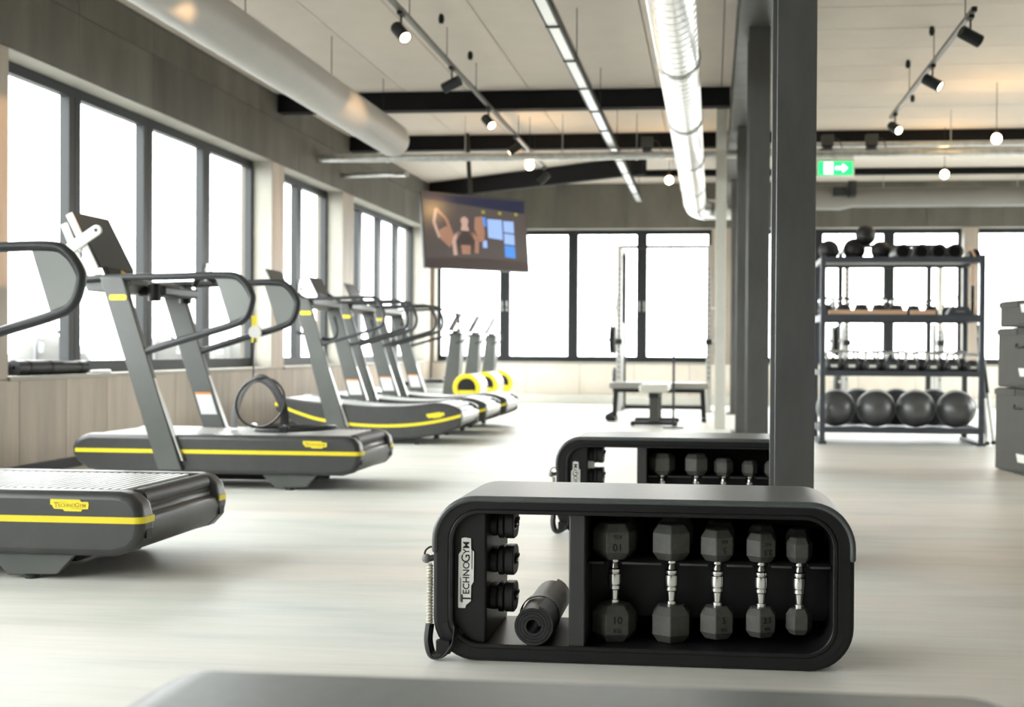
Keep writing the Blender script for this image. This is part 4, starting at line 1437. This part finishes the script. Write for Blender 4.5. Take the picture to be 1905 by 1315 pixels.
# ================================================================== BACK AREA: POWER RACKS, BENCHES, STAND
def power_rack(loc, label, plates=True):
    t = thing('power_rack', loc, label, 'power rack', 'power racks at the back windows')
    w = 1.30
    for xx in (0, w):
        for yy in (0, .9):
            po = MB().box(xx - .035, xx + .035, yy - .035, yy + .035, 0, 2.42).build('post', 'frame' if yy else 'silver_cap', t, bevel=.005)
            if not yy:
                hb = MB()
                for k in range(22):
                    hb.cyl((xx, -.0365, .50 + .075 * k), (xx, -.034, .50 + .075 * k), .012, n=8)
                hb.build('post_holes', 'print_dark', po, smooth=False)['kind'] = 'stuff'
        MB().box(xx - .035, xx + .035, 0, .9, 0, .06).build('floor_rail', 'frame', t, bevel=.005)
        MB().box(xx - .03, xx + .03, .035, .865, 2.34, 2.40).build('top_rail', 'frame', t, bevel=.005)
        MB().box(xx - .05, xx + .05, -.12, -.02, .98, 1.06).build('bar_hook', 'rubber_black', t, bevel=.008)
        MB().cyl((xx, .9, 1.55), (xx + (-.26 if xx == 0 else .26), .9, 1.55), .025, n=10).build('plate_peg', 'chrome', t)
    MB().cyl((0, 0, 2.40), (w, 0, 2.40), .026, n=10).build('chin_bar', 'frame', t)
    MB().box(0, w, .87, .93, .0, .06).build('rear_rail', 'frame', t, bevel=.005)
    if plates:
        for k, (xx, zz, r) in enumerate(((-.10, 1.05, .225), (-.15, 1.05, .225), (-.10, .45, .20), (w + .10, 1.05, .225), (-.10, 1.55, .17))):
            MB().lathe([(.025, -.02), (r * .9, -.02), (r, -.012), (r, .012), (r * .9, .02), (.025, .02)], (xx, .45 if zz < 1.5 else .9, zz), (1, 0, 0), 28).build('weight_plate', 'rubber_black', t)
            if zz < 1.5:
                MB().cyl((xx + .12 if xx < 0 else xx - .12, .45, zz), (xx + (-.06 if xx < 0 else .06), .45, zz), .024, n=10).build('plate_peg', 'chrome', t)
        for xx in (0, w):
            MB().box(xx - .03, xx + .03, .40, .50, .06, 1.30).build('storage_post', 'silver_cap', t, bevel=.004)
    return t


pr = power_rack((px_x(1152, 17.6), 17.6, 0), 'power rack with weight plates in front of the middle back window')
pr2 = copy_tree(pr, (px_x(1575, 17.6), 17.6, 0), 'power rack seen through the shelves of the weight rack')
# rope on the second power rack
rp_ = MB().tube(smooth_path([(px_x(1746, 17.5), 17.52, 2.3), (px_x(1750, 17.5), 17.50, 1.9), (px_x(1748, 17.5), 17.5, 1.5), (px_x(1752, 17.5), 17.5, 1.2)], 5), .022, 8)
tag(rp_.build('climbing_rope', 'rope'), 'pale thick rope hanging on the power rack behind the shelves', 'rope')

# long flat bench seen from the side
t = thing('flat_bench', (px_x(1227, 15.4), 15.4, 0), 'long flat weight bench standing sideways before the power rack', 'bench')
MB().box(-.63, .63, -.14, .14, .41, .49).build('pad', 'bench_vinyl', t, bevel=.02, seg=3)
MB().box(-.58, .58, -.05, .05, .36, .41).build('spine', 'frame', t, bevel=.005)
for s in (-1, 1):
    MB().bar((s * .55, 0, .37), (s * .57, 0, .03), .06, .06, (0, 1, 0)).build('leg', 'frame', t)
    MB().box(s * .57 - .03, s * .57 + .03, -.24, .24, 0, .05).build('foot_bar', 'frame', t, bevel=.006)
for yy in (-.22, .22):
    MB().cyl((-.62, yy - .02, .05), (-.62, yy + .02, .05), .05, n=18).build('wheel', 'rubber_black', t)
# adjustable bench seen end-on
t = thing('exercise_bench', (px_x(1217, 14.2), 14.2, 0), 'pale-topped weight bench seen end-on in front of the long bench', 'bench')
MB().box(-.17, .17, -.08, 1.02, .40, .50).build('pad', 'pale_paint', t, bevel=.03, seg=3)
MB().box(-.06, .06, .0, .95, .34, .40).build('spine', 'frame', t, bevel=.005)
for yy in (.05, .85):
    MB().box(-.055, .055, yy, yy + .08, .04, .35).build('leg', 'foam_grey', t, bevel=.005)
    MB().box(-.27, .27, yy - .01, yy + .09, .015, .06).build('foot_bar', 'frame', t, bevel=.008)
    for s in (-1, 1):
        MB().cyl((s * .25, yy + .02, .0301), (s * .25, yy + .06, .0301), .030, n=14).build('foot_wheel', 'rubber_black', t)
# tablet stand
t = thing('tablet_stand', (px_x(1254, 14.0), 13.98, 0), 'thin dark floor stand with tray and angled tablet clamp', 'stand')
MB().lathe([(.0001, 0), (.12, 0), (.12, .012), (.03, .022), (.0001, .022)], n=24).build('base_disc', 'frame', t)
MB().cyl((0, 0, .02), (0, 0, .85), .014, n=10).build('pole', 'frame', t)
MB().tube(smooth_path([(0, 0, .85), (.01, 0, .93), (.04, 0, .98)], 4), .012, 8).build('neck', 'frame', t)
MB().bar((-.10, 0, .985), (.06, 0, .985), .10, .014).build('tray', 'frame', t, bevel=.004)
MB().bar((.05, 0, .99), (.17, 0, 1.26), .012, .018, (0, 1, 0)).build('clamp_arm', 'frame', t)
fr = rr(-.05, .05, -.085, .085, .02, 4)
fi = rr(-.036, .036, -.071, .071, .014, 4)
Mh = Matrix.Translation((.11, -.01, 1.14)) @ Matrix.Rotation(R(25), 4, 'Y')
MB().strip(fr, fi, -.006, .006).xf(Mh).build('tablet_clamp', 'frame', t)

# pale rounded seats on the terrace outside the left windows
for i, yy in enumerate((9.6, 11.4, 13.2, 16.5, 18.6)):
    t = thing('garden_pod_seat', (-7.6 - .2 * (i % 2), yy, -.32), ('first', 'second', 'third', 'fourth', 'fifth')[i] + ' pale rounded garden seat outside the left windows, counting from the viewer', 'garden seat', 'garden seats on the terrace')
    MB().lathe([(.0001, 0), (.40, 0), (.52, .25), (.56, .65), (.50, 1.0), (.36, 1.22), (.18, 1.33), (.0001, 1.36)], n=24).build('pod_shell', 'wicker_pale', t)
    for s in (-1, 1):
        MB().tube(smooth_path([(.2, s * .56, .02), (.22, s * .60, .7), (.12, s * .46, 1.2), (0, s * .18, 1.40)], 5), .022, 8).build('pod_frame', 'mill_rail', t)
